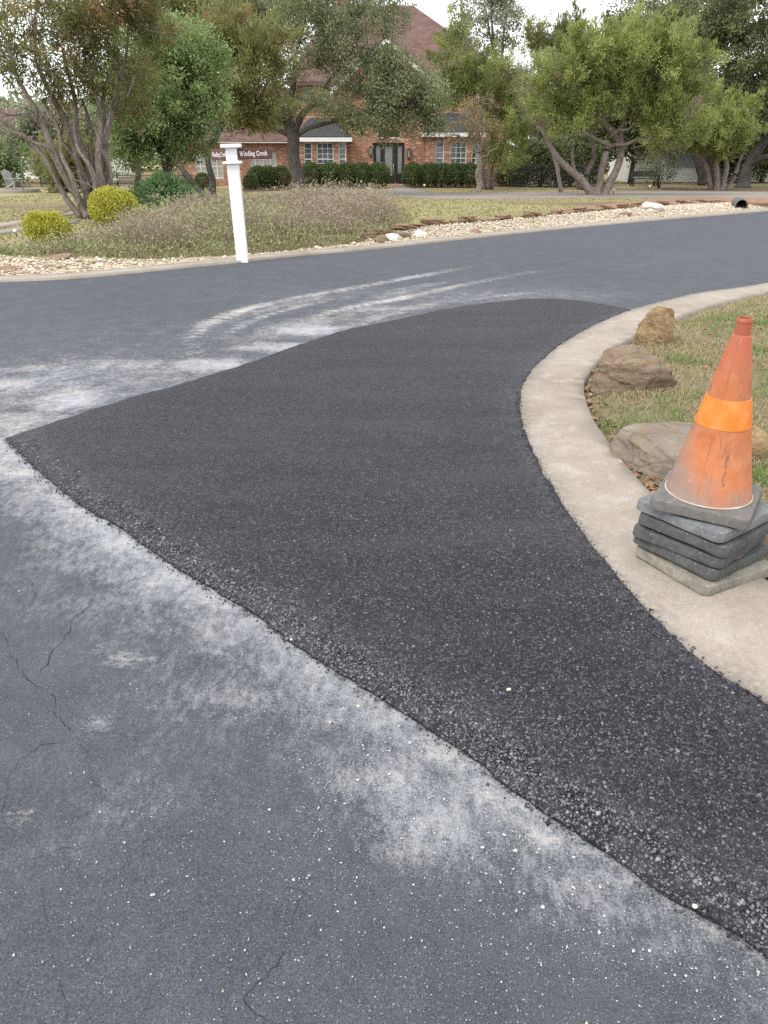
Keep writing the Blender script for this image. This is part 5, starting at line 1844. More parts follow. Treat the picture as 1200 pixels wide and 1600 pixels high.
# pale outbuilding and picket fences behind the trees
oy = 62.0
ob = empty('outbuilding', (0, oy, -0.45))
tag(ob, 'white outbuilding with grey door behind the right junipers', 'building')
ko_ = ppm(oy, 1)
OX = lambda u: (u - 600) / ko_
OZ = lambda v: at(600, v, oy)[2] + 0.45
b = MB()
b.box(OX(985), OX(1260), 0, 6, 0, OZ(228)).build('wall', MAT['pale_wall'], ob)
MB().box(OX(1045), OX(1118), -0.06, -0.004, OZ(262), OZ(238)).build('garage_door', MAT['grey_wall'], ob)
b = MB()
b.poly([(OX(978), -0.5, OZ(229)), (OX(1268), -0.5, OZ(229)), (OX(1268), 3, OZ(190)), (OX(978), 3, OZ(190))], (0, 0, 0.12))
b.poly([(OX(978), 6.5, OZ(229)), (OX(978), 3, OZ(190)), (OX(1268), 3, OZ(190)), (OX(1268), 6.5, OZ(229))], (0, 0, 0.12))
b.build('roof', MAT['shingle'], ob)


def fence(u0, u1, Y, h, mat, label, step=0.14):
    z = float(ground_z(0, Y))
    kf = ppm(Y, 0.5)
    x0, x1 = (u0 - 600) / kf, (u1 - 600) / kf
    e = empty('picket_fence', (x0, Y, z))
    tag(e, label, 'fence')
    L = x1 - x0
    b = MB()
    for q in np.arange(0.05, L, step):
        b.box(q, q + 0.03, 0, 0.02, 0.05, h)
    o = b.build('pickets', MAT[mat], e)
    o['kind'] = 'stuff'
    for zz in (0.18, h - 0.15):
        MB().box(0, L, 0.021, 0.05, zz, zz + 0.04).build('rail', MAT[mat], e)
    for q in np.arange(0, L + 0.1, 2.4):
        MB().box(q - 0.03, q + 0.03, 0.051, 0.11, 0, h + 0.06).build('fence_post', MAT[mat], e)


fence(800, 950, 51.0, 1.35, 'dark_metal', 'black metal picket fence between the house and the outbuilding')
fence(60, 300, 52.0, 0.8, 'dark_metal', 'low dark fence behind the left lawn', 0.10)
b = MB()
g0, g1 = at(-60, 300, 70), at(170, 300, 70)
nb = empty('neighbour_house', (g0[0], 70, -0.5))
tag(nb, 'pale neighbouring house glimpsed behind the left juniper', 'house')
MB().box(0, g1[0] - g0[0], 0, 7, 0, 3.0).build('wall', MAT['pale_wall'], nb)
MB().poly([(-0.6, -0.6, 3.01), (g1[0] - g0[0] + .6, -0.6, 3.01), (g1[0] - g0[0] - 2, 3.5, 5.2), (2, 3.5, 5.2)], (0, 0, 0.12)).build('roof', MAT['shingle'], nb)
for xx in (2.0, 6.5):
    w_ = MB().box(xx, xx + 1.3, -0.05, -0.003, 0.9, 2.3).build('window', MAT['white_trim'], nb)
    MB().box(xx + 0.1, xx + 1.2, -0.07, -0.052, 1.0, 2.2).build('pane', MAT['window_glass'], w_)

# ------------------------------------------------------------------ trees and shrubs
def leaf_faces(P_, D_, L, W, kind, r):
    """one small face per leaf: long triangles for juniper sprays, diamonds for broad leaves"""
    n = len(P_)
    rnd = r.normal(0, 0.55, size=(n, 3)) + [0, 0, 1.0]
    S = np.cross(D_, rnd)
    S /= np.linalg.norm(S, axis=1)[:, None] + 1e-9
    if kind == 'spray':
        V = np.stack([P_ - S * (W / 2)[:, None], P_ + S * (W / 2)[:, None], P_ + D_ * L[:, None]], 1)
        F = np.arange(3 * n).reshape(n, 3)
    else:
        V = np.stack([P_, P_ + D_ * (L * 0.5)[:, None] + S * (W / 2)[:, None], P_ + D_ * L[:, None], P_ + D_ * (L * 0.5)[:, None] - S * (W / 2)[:, None]], 1)
        F = np.arange(4 * n).reshape(n, 4)
    return V.reshape(-1, 3), F


def grow_crown(lobes, n_clumps, per, rc, leaf, kind, seed, up=0.4, tone_mu=0.45, dead=0.0, surf=0.5, zmin=None, gaps=0.0):
    """leaf faces in clumps spread through a set of ellipsoid lobes (cx,cy,cz,rx,ry,rz,weight)"""
    r = np.random.default_rng(seed)
    lobes = np.array(lobes, float)
    vol = lobes[:, 3] * lobes[:, 4] * lobes[:, 5]
    pr = (vol ** 0.75) * lobes[:, 6]
    which = r.choice(len(lobes), n_clumps, p=pr / pr.sum())
    d = r.normal(size=(n_clumps, 3))
    d /= np.linalg.norm(d, axis=1)[:, None]
    rad = r.random(n_clumps) ** (1 / 3 * (1 - surf) + 0.12)
    C = lobes[which, :3] + d * rad[:, None] * lobes[which, 3:6]
    if zmin is not None:
        C[:, 2] = np.maximum(C[:, 2], zmin + r.uniform(0, 0.5, n_clumps))
    if gaps:
        g = fbm(C[:, 0] + C[:, 1] * 0.4, C[:, 2] - C[:, 1] * 0.3, 0.55, seed, 3)
        ok = g > np.quantile(g, gaps)
        C, which, d = C[ok], which[ok], d[ok]
    n = len(C)
    cnt = np.maximum(8, (per * r.uniform(0.5, 1.5, n))).astype(int)
    tot = cnt.sum()
    ci = np.repeat(np.arange(n), cnt)
    ax = d * 0.55 + r.normal(0, 0.45, (n, 3)) + [0, 0, up]
    ax /= np.linalg.norm(ax, axis=1)[:, None]
    crad = rc * r.uniform(0.6, 1.35, n)
    o = r.normal(size=(tot, 3))
    o /= np.linalg.norm(o, axis=1)[:, None]
    o *= (r.random(tot) ** 0.5)[:, None]
    if kind == 'spray':
        t = r.uniform(-0.9, 1.4, tot)
        taper = np.clip(1.15 - 0.6 * np.maximum(t, 0), 0.15, 1)
        P_ = C[ci] + (ax[ci] * t[:, None] + o * 0.75 * taper[:, None]) * crad[ci][:, None]
        D_ = ax[ci] * 0.9 + o * 0.7 + r.normal(0, 0.3, (tot, 3))
    else:
        P_ = C[ci] + o * crad[ci][:, None] * [1, 1, 0.75]
        D_ = o * 0.6 + r.normal(0, 0.6, (tot, 3)) + [0, 0, -0.1]
    D_ /= np.linalg.norm(D_, axis=1)[:, None]
    L = leaf[0] * r.uniform(0.6, 1.4, tot)
    W = leaf[1] * r.uniform(0.6, 1.4, tot)
    V, F = leaf_faces(P_, D_, L, W, kind, r)
    ct = np.clip(r.normal(tone_mu, 0.2, n), 0, 1)
    tone = np.clip(ct[ci] + r.normal(0, 0.16, tot), 0, 1)
    cd = np.where(r.random(n) < dead, r.uniform(0.5, 1, n), r.uniform(0, 0.12, n))
    tint = np.clip(cd[ci] * r.uniform(0.6, 1.1, tot), 0, 1)
    return V, F, tone, tint, C


def curve3(a, b, bend, n=5):
    a, b = np.asarray(a), np.asarray(b)
    m = (a + b) / 2 + bend
    return [((1 - t) ** 2) * a + 2 * t * (1 - t) * m + t * t * b for t in np.linspace(0, 1, n)]


def wiggle(pts, amp, r):
    p = smooth_line(pts, 5)
    s = np.linspace(0, 1, len(p))
    for k in range(3):
        p[:, k] += amp * np.sin(2 * np.pi * (s * r.uniform(1, 2.4) + r.random())) * np.minimum(1, 4 * s)
    return p


def tree(name, label, base, stems, lobes, bark, leafm, n_clumps=220, per=110, rc=0.55, leaf=(0.16, 0.05), kind='spray', seed=1, dead=0.0, tone=0.45, group=None, up=0.4,
         twig_r=0.022, n_twigs=130, sides=9, surf=0.5, zmin=None, gaps=0.0, wig=0.06, flare=1.35, cat='tree', bare=0):
    """stems: lists of (x,y,z,r) in metres relative to the base; each main stem is a trunk part of its own"""
    r = np.random.default_rng(seed)
    e = empty(name, tuple(base))
    tag(e, label, cat, group)
    skel, srad = [], []
    for st in stems:
        st = np.array(st, float)
        pts = wiggle(st[:, :3], wig, r)
        rad = np.interp(np.linspace(0, 1, len(pts)), np.linspace(0, 1, len(st)), st[:, 3])
        if st[0, 2] < 0.2:
            rad[:3] *= np.linspace(flare, 1.0, 3)
        mb = MB()
        sd = sides if rad[0] > 0.08 else 6
        mb.tube(pts, rad, sd)
        co = np.array([v.co[:] for v in mb.bm.verts])          # fluted, uneven bark
        cen = np.repeat(pts, sd, 0)
        q = 1 + 0.4 * (hash_noise(co[:, 0] * 9 + co[:, 1] * 7, co[:, 2] * 1.1, 1.0, seed) - 0.5)
        co = cen + (co - cen) * q[:, None]
        for v, c_ in zip(mb.bm.verts, co):
            v.co = c_
        mb.build('trunk' if rad[0] > 0.07 else 'limb', MAT[bark], e, shade=True)
        skel += list(pts)
        srad += list(rad)
    V, F, tn, ti, C = grow_crown(lobes, n_clumps, per, rc, leaf, kind, seed + 100, up, tone, dead, surf, zmin, gaps)
    cr = mobj('crown', np_mesh('crown', V, F, {'tone': tn, 'tint': ti}), MAT[leafm], e)
    # branches from the stems to the clumps
    skel, srad = np.array(skel), np.array(srad)
    mb = MB()
    sel = C[r.permutation(len(C))[:n_twigs]]
    d0 = np.array([((skel - c) ** 2).sum(1).min() for c in sel])
    for c in sel[np.argsort(d0)]:
        dd = ((skel - c) ** 2).sum(1) + 3.0 * np.maximum(skel[:, 2] - c[2] + 0.15, 0) ** 2
        j = int(np.argmin(dd))
        dist = math.sqrt(((skel[j] - c) ** 2).sum())
        if dist < 0.15:
            continue
        pts = curve3(skel[j], c, r.normal(0, 0.10, 3) * dist + [0, 0, 0.06 * dist])
        r0 = min(srad[j] * 0.7, twig_r * (0.7 + 0.55 * dist))
        mb.tube(pts, np.linspace(r0, max(0.006, r0 * 0.35), len(pts)), 5, False)
        skel = np.vstack([skel, pts[1:-1]])
        srad = np.concatenate([srad, np.linspace(r0, r0 * 0.5, len(pts) - 2)])
    for k in range(bare):                          # dead twigs with no leaves
        j = r.integers(0, len(skel))
        q = skel[j] + r.normal(0, 0.55, 3)
        mb.tube(curve3(skel[j], q, r.normal(0, 0.1, 3), 4), np.linspace(0.012, 0.004, 4), 4, False)
    if len(mb.bm.verts):
        mb.build('branches', MAT[bark], e, shade=True)['kind'] = 'stuff'
    return e


def px(base, u, v, dY=0.0, r=None):
    """a point in a tree's own metres from where the photograph shows it, at a chosen depth"""
    p = at(u, v, base[1] + dY) - np.asarray(base)
    return (p[0], p[1], p[2]) + ((r,) if r is not None else ())


def lobe(base, u, v, ru, rv, dY=0.0, ry=None, w=1.0):
    p = at(u, v, base[1] + dY)
    k = ppm(base[1] + dY, p[2])
    rx, rz = ru / k, rv / k * 0.93
    q = p - np.asarray(base)
    return (q[0], q[1], q[2], rx, ry if ry else (rx + rz) / 2, rz, w)


def gbase(u, v, Y=None):
    if Y is None:
        return G(u, v)
    p = at(u, v, Y)
    return np.array([p[0], Y, float(ground_z(p[0], Y))])


# multi-stemmed juniper at the left
B = G(140, 341)
S = lambda *a: [px(B, q[0], q[1], q[2], q[3] * 0.74) for q in a]
tree('juniper_tree', 'tall multi-stemmed juniper with grey stringy trunks behind the yellow shrubs', B, [
    S((142, 342, 0, .17), (150, 300, .1, .15), (160, 250, .2, .12), (175, 190, .5, .09), (190, 110, .6, .06), (200, 20, .6, .04)),
    S((132, 342, -.1, .16), (118, 300, -.1, .13), (85, 235, -.2, .11), (60, 190, -.3, .09), (35, 130, -.4, .07), (15, 70, -.5, .05)),
    S((128, 341, -.2, .10), (95, 295, -.2, .085), (60, 240, -.3, .075), (30, 200, -.4, .06), (-10, 180, -.5, .04)),
    S((138, 341, .1, .14), (135, 290, .1, .12), (110, 220, .2, .10), (80, 150, .3, .08), (60, 90, .4, .05), (50, 20, .5, .03)),
    S((146, 342, .2, .14), (140, 290, .3, .12), (128, 220, .4, .10), (112, 150, .5, .07), (100, 70, .6, .05)),
    S((152, 342, .0, .14), (160, 300, .0, .12), (158, 240, .0, .10), (150, 170, .1, .07), (140, 90, .1, .05)),
    S((156, 342, .3, .11), (164, 290, .3, .10), (162, 220, .4, .085), (168, 150, .5, .06), (180, 80, .6, .04)),
    S((150, 341, .4, .10), (148, 270, .4, .085), (142, 210, .6, .06), (132, 160, .8, .045)),
    S((136, 342, -.3, .10), (124, 310, -.3, .09), (104, 262, -.3, .075), (92, 215, -.2, .06), (70, 160, 0, .04)),
    S((158, 343, .1, .09), (166, 310, .1, .08), (168, 265, .1, .07), (160, 215, .2, .06), (170, 165, .2, .04)),
    S((147, 342, -.3, .09), (146, 305, -.3, .08), (138, 262, -.3, .07), (120, 215, -.2, .05), (118, 170, 0, .04)),
    S((140, 300, .1, .07), (128, 262, .3, .06), (100, 225, .5, .05), (95, 180, .6, .035)),
    S((95, 250, -.2, .07), (50, 215, -.5, .05), (0, 208, -.9, .035)),
    S((60, 190, -.3, .06), (20, 175, -.6, .045), (-30, 172, -.9, .03)),
], [lobe(B, 70, 70, 80, 70, 0), lobe(B, 180, 70, 90, 75, .5), lobe(B, 120, -10, 130, 60, .3), lobe(B, 250, 20, 70, 60, 1.0), lobe(B, 130, 130, 70, 40, .5, None, .6), lobe(B, 5, 170, 40, 25, -.5, None, .5), lobe(B, -40, 60, 60, 60, 0),
    lobe(B, 200, 150, 40, 50, .8, None, .7), lobe(B, 90, 160, 40, 20, -.2, None, .5)],
    'bark_juniper', 'leaf_juniper_dark', 380, 85, 0.34, (0.13, 0.035), 'spray', 3, dead=0.13, tone=0.45, n_twigs=240, gaps=0.16, group='junipers in the front yard', bare=220)

S = lambda *a: [px(B, *q) for q in a]
# broad-leaved tree
B = gbase(262, 320, 25.0)
tree('holly_tree', 'rounded bright green leafy tree behind the yellow shrubs', B, [
    S((264, 330, 0, .15), (262, 290, 0, .13), (260, 240, 0, .11), (255, 190, .1, .08), (250, 120, .2, .05)),
    S((262, 260, 0, .08), (285, 215, -.1, .06), (310, 160, -.2, .04)),
    S((261, 255, 0, .07), (235, 210, -.1, .055), (205, 165, -.2, .04)),
    S((266, 330, .2, .04), (270, 280, .2, .035), (272, 230, .2, .03)),
], [lobe(B, 255, 130, 88, 92, 0, 1.6), lobe(B, 270, 75, 60, 45, 0), lobe(B, 200, 170, 52, 55, 0), lobe(B, 305, 170, 50, 55, 0), lobe(B, 235, 215, 65, 42, -.2), lobe(B, 320, 110, 40, 45, .2), lobe(B, 205, 235, 34, 26, -.3), lobe(B, 290, 225, 40, 30, -.2)],
    'bark_dark', 'leaf_green', 420, 125, 0.36, (0.095, 0.05), 'broad', 8, tone=0.48, n_twigs=150, surf=0.65, dead=0.02)

# dark leaning trunks with olive crown, between the holly and the oak
B = gbase(322, 315, 31.0)
tree('juniper_tree', 'leaning dark juniper with olive crown left of the oak', B, [
    S((334, 314, 0, .14), (330, 285, 0, .12), (327, 255, 0, .11), (330, 225, .1, .10), (350, 180, .2, .07), (370, 130, .3, .05)),
    S((328, 316, -.3, .14), (305, 290, -.3, .12), (285, 265, -.2, .10), (262, 235, 0, .07), (240, 190, .2, .05)),
    S((318, 316, .5, .11), (300, 285, .5, .10), (280, 262, .6, .08), (250, 250, .8, .05)),
    S((326, 240, 0, .05), (345, 205, -.1, .04), (352, 185, -.1, .03)),
], [lobe(B, 385, 120, 58, 60, 0), lobe(B, 360, 180, 45, 28, 0), lobe(B, 400, 70, 60, 40, .3), lobe(B, 340, 60, 50, 50, .6), lobe(B, 400, 165, 35, 25, 0)],
    'bark_dark', 'leaf_juniper_dark', 210, 120, 0.45, (0.17, 0.05), 'spray', 15, tone=0.62, dead=0.03, n_twigs=90, group='junipers in the front yard')

# live oak in front of the house
B = G(466, 305)
tree('oak_tree', 'live oak with single dark trunk in front of the left bay window', B, [
    S((467, 308, 0, .34), (465, 285, 0, .30), (461, 250, 0, .28), (458, 218, 0, .27), (455, 200, 0, .25)),
    S((457, 212, 0, .20), (445, 180, 0, .16), (430, 130, .2, .11), (420, 70, .3, .07), (415, 10, .3, .04)),
    S((456, 212, 0, .18), (452, 170, .3, .14), (458, 120, .6, .10), (470, 60, .9, .06), (480, 0, 1, .04)),
    S((458, 210, 0, .17), (478, 175, -.2, .13), (505, 140, -.4, .09), (540, 95, -.4, .06), (570, 40, -.4, .04)),
    S((461, 214, 0, .12), (495, 195, -.4, .10), (550, 180, -.8, .07), (610, 170, -1.2, .05), (650, 165, -1.3, .03)),
    S((456, 214, 0, .11), (425, 195, -.2, .09), (390, 185, -.4, .06), (360, 180, -.5, .04)),
], [lobe(B, 450, 60, 100, 70, 0), lobe(B, 560, 60, 80, 65, -.5), lobe(B, 500, -20, 120, 50, 0), lobe(B, 540, 155, 85, 40, -1.2), lobe(B, 630, 165, 62, 36, -1.5), lobe(B, 400, 170, 55, 28, -.4), lobe(B, 480, 175, 70, 28, .6), lobe(B, 590, 110, 55, 40, -.6),
    lobe(B, 360, 20, 60, 50, .5), lobe(B, 610, 0, 40, 30, 0), lobe(B, 655, 190, 38, 22, -1.3, None, 3.0), lobe(B, 590, 195, 60, 20, -1.4, None, 3.0), lobe(B, 520, 195, 40, 16, -1.0), lobe(B, 625, 125, 60, 42, -1.2, None, 2.2), lobe(B, 660, 150, 36, 30, -1.2, None, 2.0)],
    'bark_oak', 'leaf_oak', 860, 120, 0.50, (0.105, 0.058), 'broad', 21, tone=0.47, n_twigs=260, surf=0.5, gaps=0.10, twig_r=0.026, dead=0.03)

# juniper by the right bay
B = G(758, 297)
tree('juniper_tree', 'upright juniper growing against the right bay of the house', B, [
    S((752, 296, 0, .16), (752, 270, 0, .14), (748, 230, 0, .12), (740, 180, 0, .09), (725, 120, 0, .06), (715, 60, 0, .03)),
    S((762, 296, .2, .14), (766, 260, .2, .12), (770, 220, .2, .10), (780, 170, .2, .07), (790, 120, .3, .04)),
    S((768, 296, .4, .10), (772, 255, .4, .09), (782, 225, .4, .06)),
    S((748, 220, 0, .07), (715, 180, -.3, .05), (700, 150, -.4, .03)),
], [lobe(B, 720, 90, 42, 45, 0), lobe(B, 715, 55, 24, 28, 0), lobe(B, 760, 125, 60, 38, .2), lobe(B, 790, 195, 50, 38, 0), lobe(B, 720, 140, 50, 30, 0), lobe(B, 790, 250, 32, 18, -.2), lobe(B, 800, 150, 40, 35, .3)],
    'bark_juniper', 'leaf_juniper', 320, 150, 0.48, (0.15, 0.05), 'spray', 33, tone=0.42, dead=0.06, n_twigs=110, gaps=0.06, group='junipers in the front yard')

# nearly bare small tree in front of it
B = G(747, 300)
tree('crepe_myrtle', 'nearly bare small tree with a few brown leaves before the right bay', B, [
    S((748, 302, 0, .13), (748, 280, 0, .12), (748, 255, 0, .11), (746, 235, 0, .10)),
    S((746, 240, 0, .07), (735, 222, 0, .055), (715, 213, 0, .04), (695, 212, 0, .025)),
    S((747, 238, 0, .07), (745, 210, 0, .05), (735, 185, 0, .035), (712, 178, 0, .02)),
    S((748, 242, 0, .06), (756, 205, 0, .045), (752, 170, 0, .03), (745, 150, 0, .02)),
    S((749, 250, 0, .06), (762, 240, 0, .045), (778, 232, 0, .025)),
    S((746, 232, 0, .05), (728, 200, -.2, .04), (708, 190, -.3, .02)),
], [lobe(B, 745, 185, 38, 35, 0), lobe(B, 715, 205, 25, 20, 0)], 'bark_pale', 'leaf_autumn', 60, 26, 0.35, (0.12, 0.06), 'broad', 41, tone=0.5, dead=0.4, n_twigs=60, bare=90, twig_r=0.016)

# big spreading juniper right of centre
B = G(934, 306)
tree('juniper_tree', 'wide spreading juniper with forked leaning trunks beside the driveway', B, [
    S((928, 308, 0, .20), (915, 290, 0, .17), (890, 265, 0, .14), (868, 240, -.2, .12), (850, 212, -.3, .10), (838, 195, -.3, .05)),
    S((932, 308, 0, .16), (938, 280, 0, .14), (945, 255, 0, .13), (946, 235, 0, .12), (958, 225, 0, .08)),
    S((942, 308, .1, .20), (952, 285, .1, .17), (965, 255, .2, .16), (972, 235, .2, .14), (965, 215, .2, .12), (940, 185, .2, .10), (915, 160, .2, .07), (890, 120, .2, .04)),
    S((958, 228, 0, .08), (935, 220, -.2, .07), (915, 207, -.3, .05), (885, 200, -.4, .035)),
    S((955, 228, 0, .075), (985, 222, -.3, .065), (1010, 215, -.5, .045), (1040, 205, -.6, .03)),
    S((952, 215, .1, .06), (968, 203, -.2, .055), (990, 198, -.4, .035)),
    S((970, 230, .2, .11), (975, 190, .4, .09), (985, 140, .5, .06), (995, 90, .5, .04)),
    S((905, 296, .8, .10), (900, 270, .8, .09), (893, 250, .8, .08), (897, 215, .9, .06), (905, 180, 1, .04)),
    S((910, 297, 1.0, .11), (920, 265, 1.0, .10), (928, 235, 1.1, .09), (925, 200, 1.2, .06)),
], [lobe(B, 900, 110, 70, 55, 0), lobe(B, 990, 100, 85, 55, 0), lobe(B, 1060, 90, 60, 45, .4), lobe(B, 950, 165, 75, 30, 0), lobe(B, 1040, 155, 55, 40, 0), lobe(B, 860, 150, 35, 40, 0), lobe(B, 1060, 195, 55, 30, -.8), lobe(B, 960, 75, 70, 30, 0), lobe(B, 885, 190, 30, 18, -.3, None, .7)],
    'bark_juniper', 'leaf_juniper', 480, 190, 0.46, (0.15, 0.05), 'spray', 52, tone=0.55, dead=0.05, n_twigs=200, gaps=0.05, group='junipers in the front yard')

# grey dead boughs on its left: their own small things on the same tree are parts of it, so they are built as a dead tree standing behind
B = gbase(862, 300, 41.0)
tree('dead_juniper', 'grey leafless juniper boughs standing left of the wide juniper', B, [
    S((876, 300, 0, .10), (872, 265, 0, .09), (860, 230, 0, .08), (845, 190, -.3, .06), (838, 150, -.3, .04), (836, 115, -.3, .02)),
    S((858, 225, 0, .05), (842, 185, -.6, .04), (826, 170, -.8, .02)), S((852, 205, -.2, .05), (862, 175, -.8, .035), (872, 155, -1.0, .015)), S((845, 190, -.3, .04), (828, 150, -.6, .03), (815, 130, -.8, .015)),
], [lobe(B, 850, 175, 28, 28, -2.5), lobe(B, 830, 130, 25, 30, -1.5)], 'bark_pale', 'leaf_juniper', 60, 60, 0.4, (0.22, 0.02), 'spray', 57, dead=1.0, n_twigs=60, bare=160, twig_r=0.014)

# juniper clump at the right
B = G(1122, 297)
tree('juniper_tree', 'many-stemmed juniper with low bright crown at the right', B, [
    S((1112, 298, 0, .15), (1106, 275, 0, .13), (1100, 250, 0, .11), (1085, 215, 0, .07), (1070, 180, 0, .04)),
    S((1120, 299, -.2, .17), (1120, 270, -.2, .15), (1122, 245, -.2, .13), (1125, 210, 0, .09), (1120, 160, 0, .05)),
    S((1128, 299, -.1, .16), (1132, 270, 0, .14), (1134, 245, 0, .12), (1140, 205, 0, .08), (1150, 160, 0, .04)),
    S((1136, 298, .1, .13), (1146, 275, .1, .11), (1158, 250, .1, .09), (1170, 215, .2, .05)),
    S((1116, 298, .3, .13), (1112, 265, .3, .12), (1114, 240, .3, .1), (1108, 200, .3, .06)),
], [lobe(B, 1060, 190, 50, 38, -.6), lobe(B, 1125, 200, 55, 40, -.4), lobe(B, 1085, 165, 60, 30, 0), lobe(B, 1030, 210, 30, 20, -.8), lobe(B, 1150, 185, 36, 30, 0), lobe(B, 1120, 228, 40, 14, -.8)],
    'bark_juniper', 'leaf_juniper', 300, 190, 0.42, (0.15, 0.05), 'spray', 61, tone=0.6, dead=0.04, n_twigs=120, group='junipers in the front yard')

# dark oaks at the far right
B = gbase(1150, 290, 51.0)
tree('oak_tree', 'dark leaning oak with heavy black limbs at the right edge', B, [
    S((1160, 294, 0, .42), (1166, 270, 0, .32), (1180, 240, 0, .30), (1200, 205, 0, .26), (1225, 160, 0, .18), (1245, 100, 0, .1)),
    S((1172, 255, 0, .2), (1190, 248, -.4, .17), (1215, 246, -.8, .15), (1240, 260, -1, .12)),
    S((1190, 220, 0, .2), (1175, 190, 0, .15), (1160, 140, 0, .1), (1150, 80, 0, .06)),
    S((1200, 205, 0, .16), (1195, 150, .4, .12), (1190, 80, .6, .07)),
], [lobe(B, 1150, 100, 75, 75, 0), lobe(B, 1230, 110, 80, 90, 0), lobe(B, 1190, 10, 110, 60, 0), lobe(B, 1120, 40, 60, 50, .8), lobe(B, 1210, 180, 50, 30, -1)],
    'bark_dark', 'leaf_dark', 420, 120, 0.62, (0.17, 0.095), 'broad', 71, tone=0.55, n_twigs=150, dead=0.02, group='oaks at the right edge')
B = gbase(1098, 288, 55.0)
tree('oak_tree', 'dark straight oak trunk behind the right junipers', B, [
    S((1100, 288, 0, .34), (1095, 260, 0, .30), (1085, 235, 0, .27), (1080, 200, 0, .22), (1075, 140, 0, .14), (1070, 60, 0, .08)),
    S((1085, 232, 0, .16), (1060, 225, -.2, .12), (1020, 228, -.4, .09), (985, 232, -.5, .05)),
], [lobe(B, 1050, 60, 70, 50, 0), lobe(B, 1110, 20, 80, 50, 0), lobe(B, 1000, 30, 60, 40, 0), lobe(B, 1070, 120, 70, 40, 0), lobe(B, 1090, 90, 50, 45, -2, None, 1.5)], 'bark_dark', 'leaf_dark', 260, 110, 0.65, (0.18, 0.1), 'broad', 77, tone=0.7, n_twigs=100, group='oaks at the right edge', gaps=0.1)

# taller thin trees behind the house and drive
def back_tree(name, label, u, Y, lobes, seed, leafm='leaf_sparse', n=150, per=70, rc=0.7, lf=(0.2, 0.11), kind='broad', gaps=0.25, tone=0.5, tw=130, r0=0.16, group='trees behind the house', dead=0.02, bark='bark_oak'):
    B = gbase(u, 285, Y)
    S_ = lambda *a: [px(B, *q) for q in a]
    l0 = lobes[0]
    top = min(q[1] for q in lobes) + 10
    stem = S_((u, at_row(B), 0, r0), (u + 4, (at_row(B) + l0[1]) / 2, 0, r0 * .8), (l0[0] - 3, l0[1], 0, r0 * .5), (l0[0] + 4, top, 0, r0 * .2))
    sts = [stem]
    for q in lobes[1:4]:
        sts.append(S_((u + 3, (at_row(B) + q[1]) / 2, 0, r0 * .5), ((u + q[0]) / 2 + 4, q[1] + 15, 0, r0 * .4), (q[0], q[1] - 10, 0, r0 * .2)))
    return tree(name, label, B, sts, [lobe(B, *q) for q in lobes], bark, leafm, n, per, rc, lf, kind, seed, dead=dead, tone=tone, n_twigs=tw, gaps=gaps, group=group, surf=0.3)


def at_row(B):
    """image row of a tree's base"""
    d = np.asarray(B) - [0, 0, CAM_H]
    f = d[1] * CP - d[2] * SP
    return 800 - FPX * (d[1] * SP + d[2] * CP) / f


back_tree('elm_tree', 'thin airy tree rising behind the right of the house', 775, 66, [(770, 30, 55, 40), (740, 10, 40, 30), (790, 70, 45, 30), (800, 10, 30, 30), (765, -30, 50, 30)], 81)
back_tree('juniper_tree', 'pointed juniper top behind the wide spreading juniper', 895, 62, [(890, 60, 32, 28), (860, 75, 34, 24), (900, 35, 12, 18), (840, 55, 20, 22), (910, 85, 40, 25)], 82, 'leaf_juniper_dark', 150, 110, 0.6, (0.26, 0.07), 'spray', 0.1, .55)
back_tree('elm_tree', 'airy tree behind the wide juniper, right of the sky gap', 1000, 64, [(1010, 35, 55, 32), (975, 45, 35, 25), (1050, 15, 55, 30), (965, 25, 22, 18), (1020, 70, 60, 25)], 83, n=170)
back_tree('cedar_elm', 'dense tree behind the house on the left', 330, 68, [(350, 30, 70, 60), (420, 20, 60, 55), (280, 40, 60, 55), (300, -30, 80, 45), (400, -30, 80, 40), (300, 110, 60, 50)], 84, 'leaf_oak', 240, 100, 0.9, (0.26, 0.15), 'broad', 0.05, .4)
back_tree('cedar_elm', 'dense tree behind the holly and tall juniper', 215, 44, [(220, 60, 60, 60), (270, 100, 60, 60), (180, 120, 50, 50), (230, 0, 80, 50), (300, 30, 60, 50)], 85, 'leaf_juniper_dark', 260, 110, 0.6, (0.24, 0.07), 'spray', 0.05, .5, dead=0.12)
back_tree('shade_tree', 'soft green tree behind the left lawn and chair', 75, 60, [(60, 230, 60, 45), (20, 190, 45, 40), (110, 240, 50, 40), (90, 190, 50, 35), (140, 210, 40, 40)], 86, 'leaf_sparse', 220, 90, 0.8, (0.24, 0.13), 'broad', 0.1, .4, r0=0.14, dead=0.12)
back_tree('shade_tree', 'small green tree at the left edge behind the patio', 0, 52, [(0, 265, 40, 28), (-30, 240, 45, 35), (20, 240, 30, 20)], 87, 'leaf_green', 110, 80, 0.6, (0.2, 0.11), 'broad', 0.1, .35, r0=0.12)
back_tree('juniper_tree', 'low green juniper behind the multi-stemmed trunks', 105, 42, [(105, 270, 40, 28), (130, 240, 40, 25), (80, 260, 25, 22), (150, 280, 30, 20)], 88, 'leaf_juniper_dark', 130, 100, 0.5, (0.22, 0.065), 'spray', 0.05, .7, r0=0.10)
back_tree('cedar_elm', 'dark mass of oak behind the right junipers', 985, 58, [(985, 200, 70, 45), (920, 210, 60, 40), (1050, 190, 70, 40), (870, 190, 50, 50), (880, 130, 50, 40), (960, 130, 80, 40)], 89, 'leaf_dark', 300, 100, 0.9, (0.26, 0.15), 'broad', 0.1, .7)
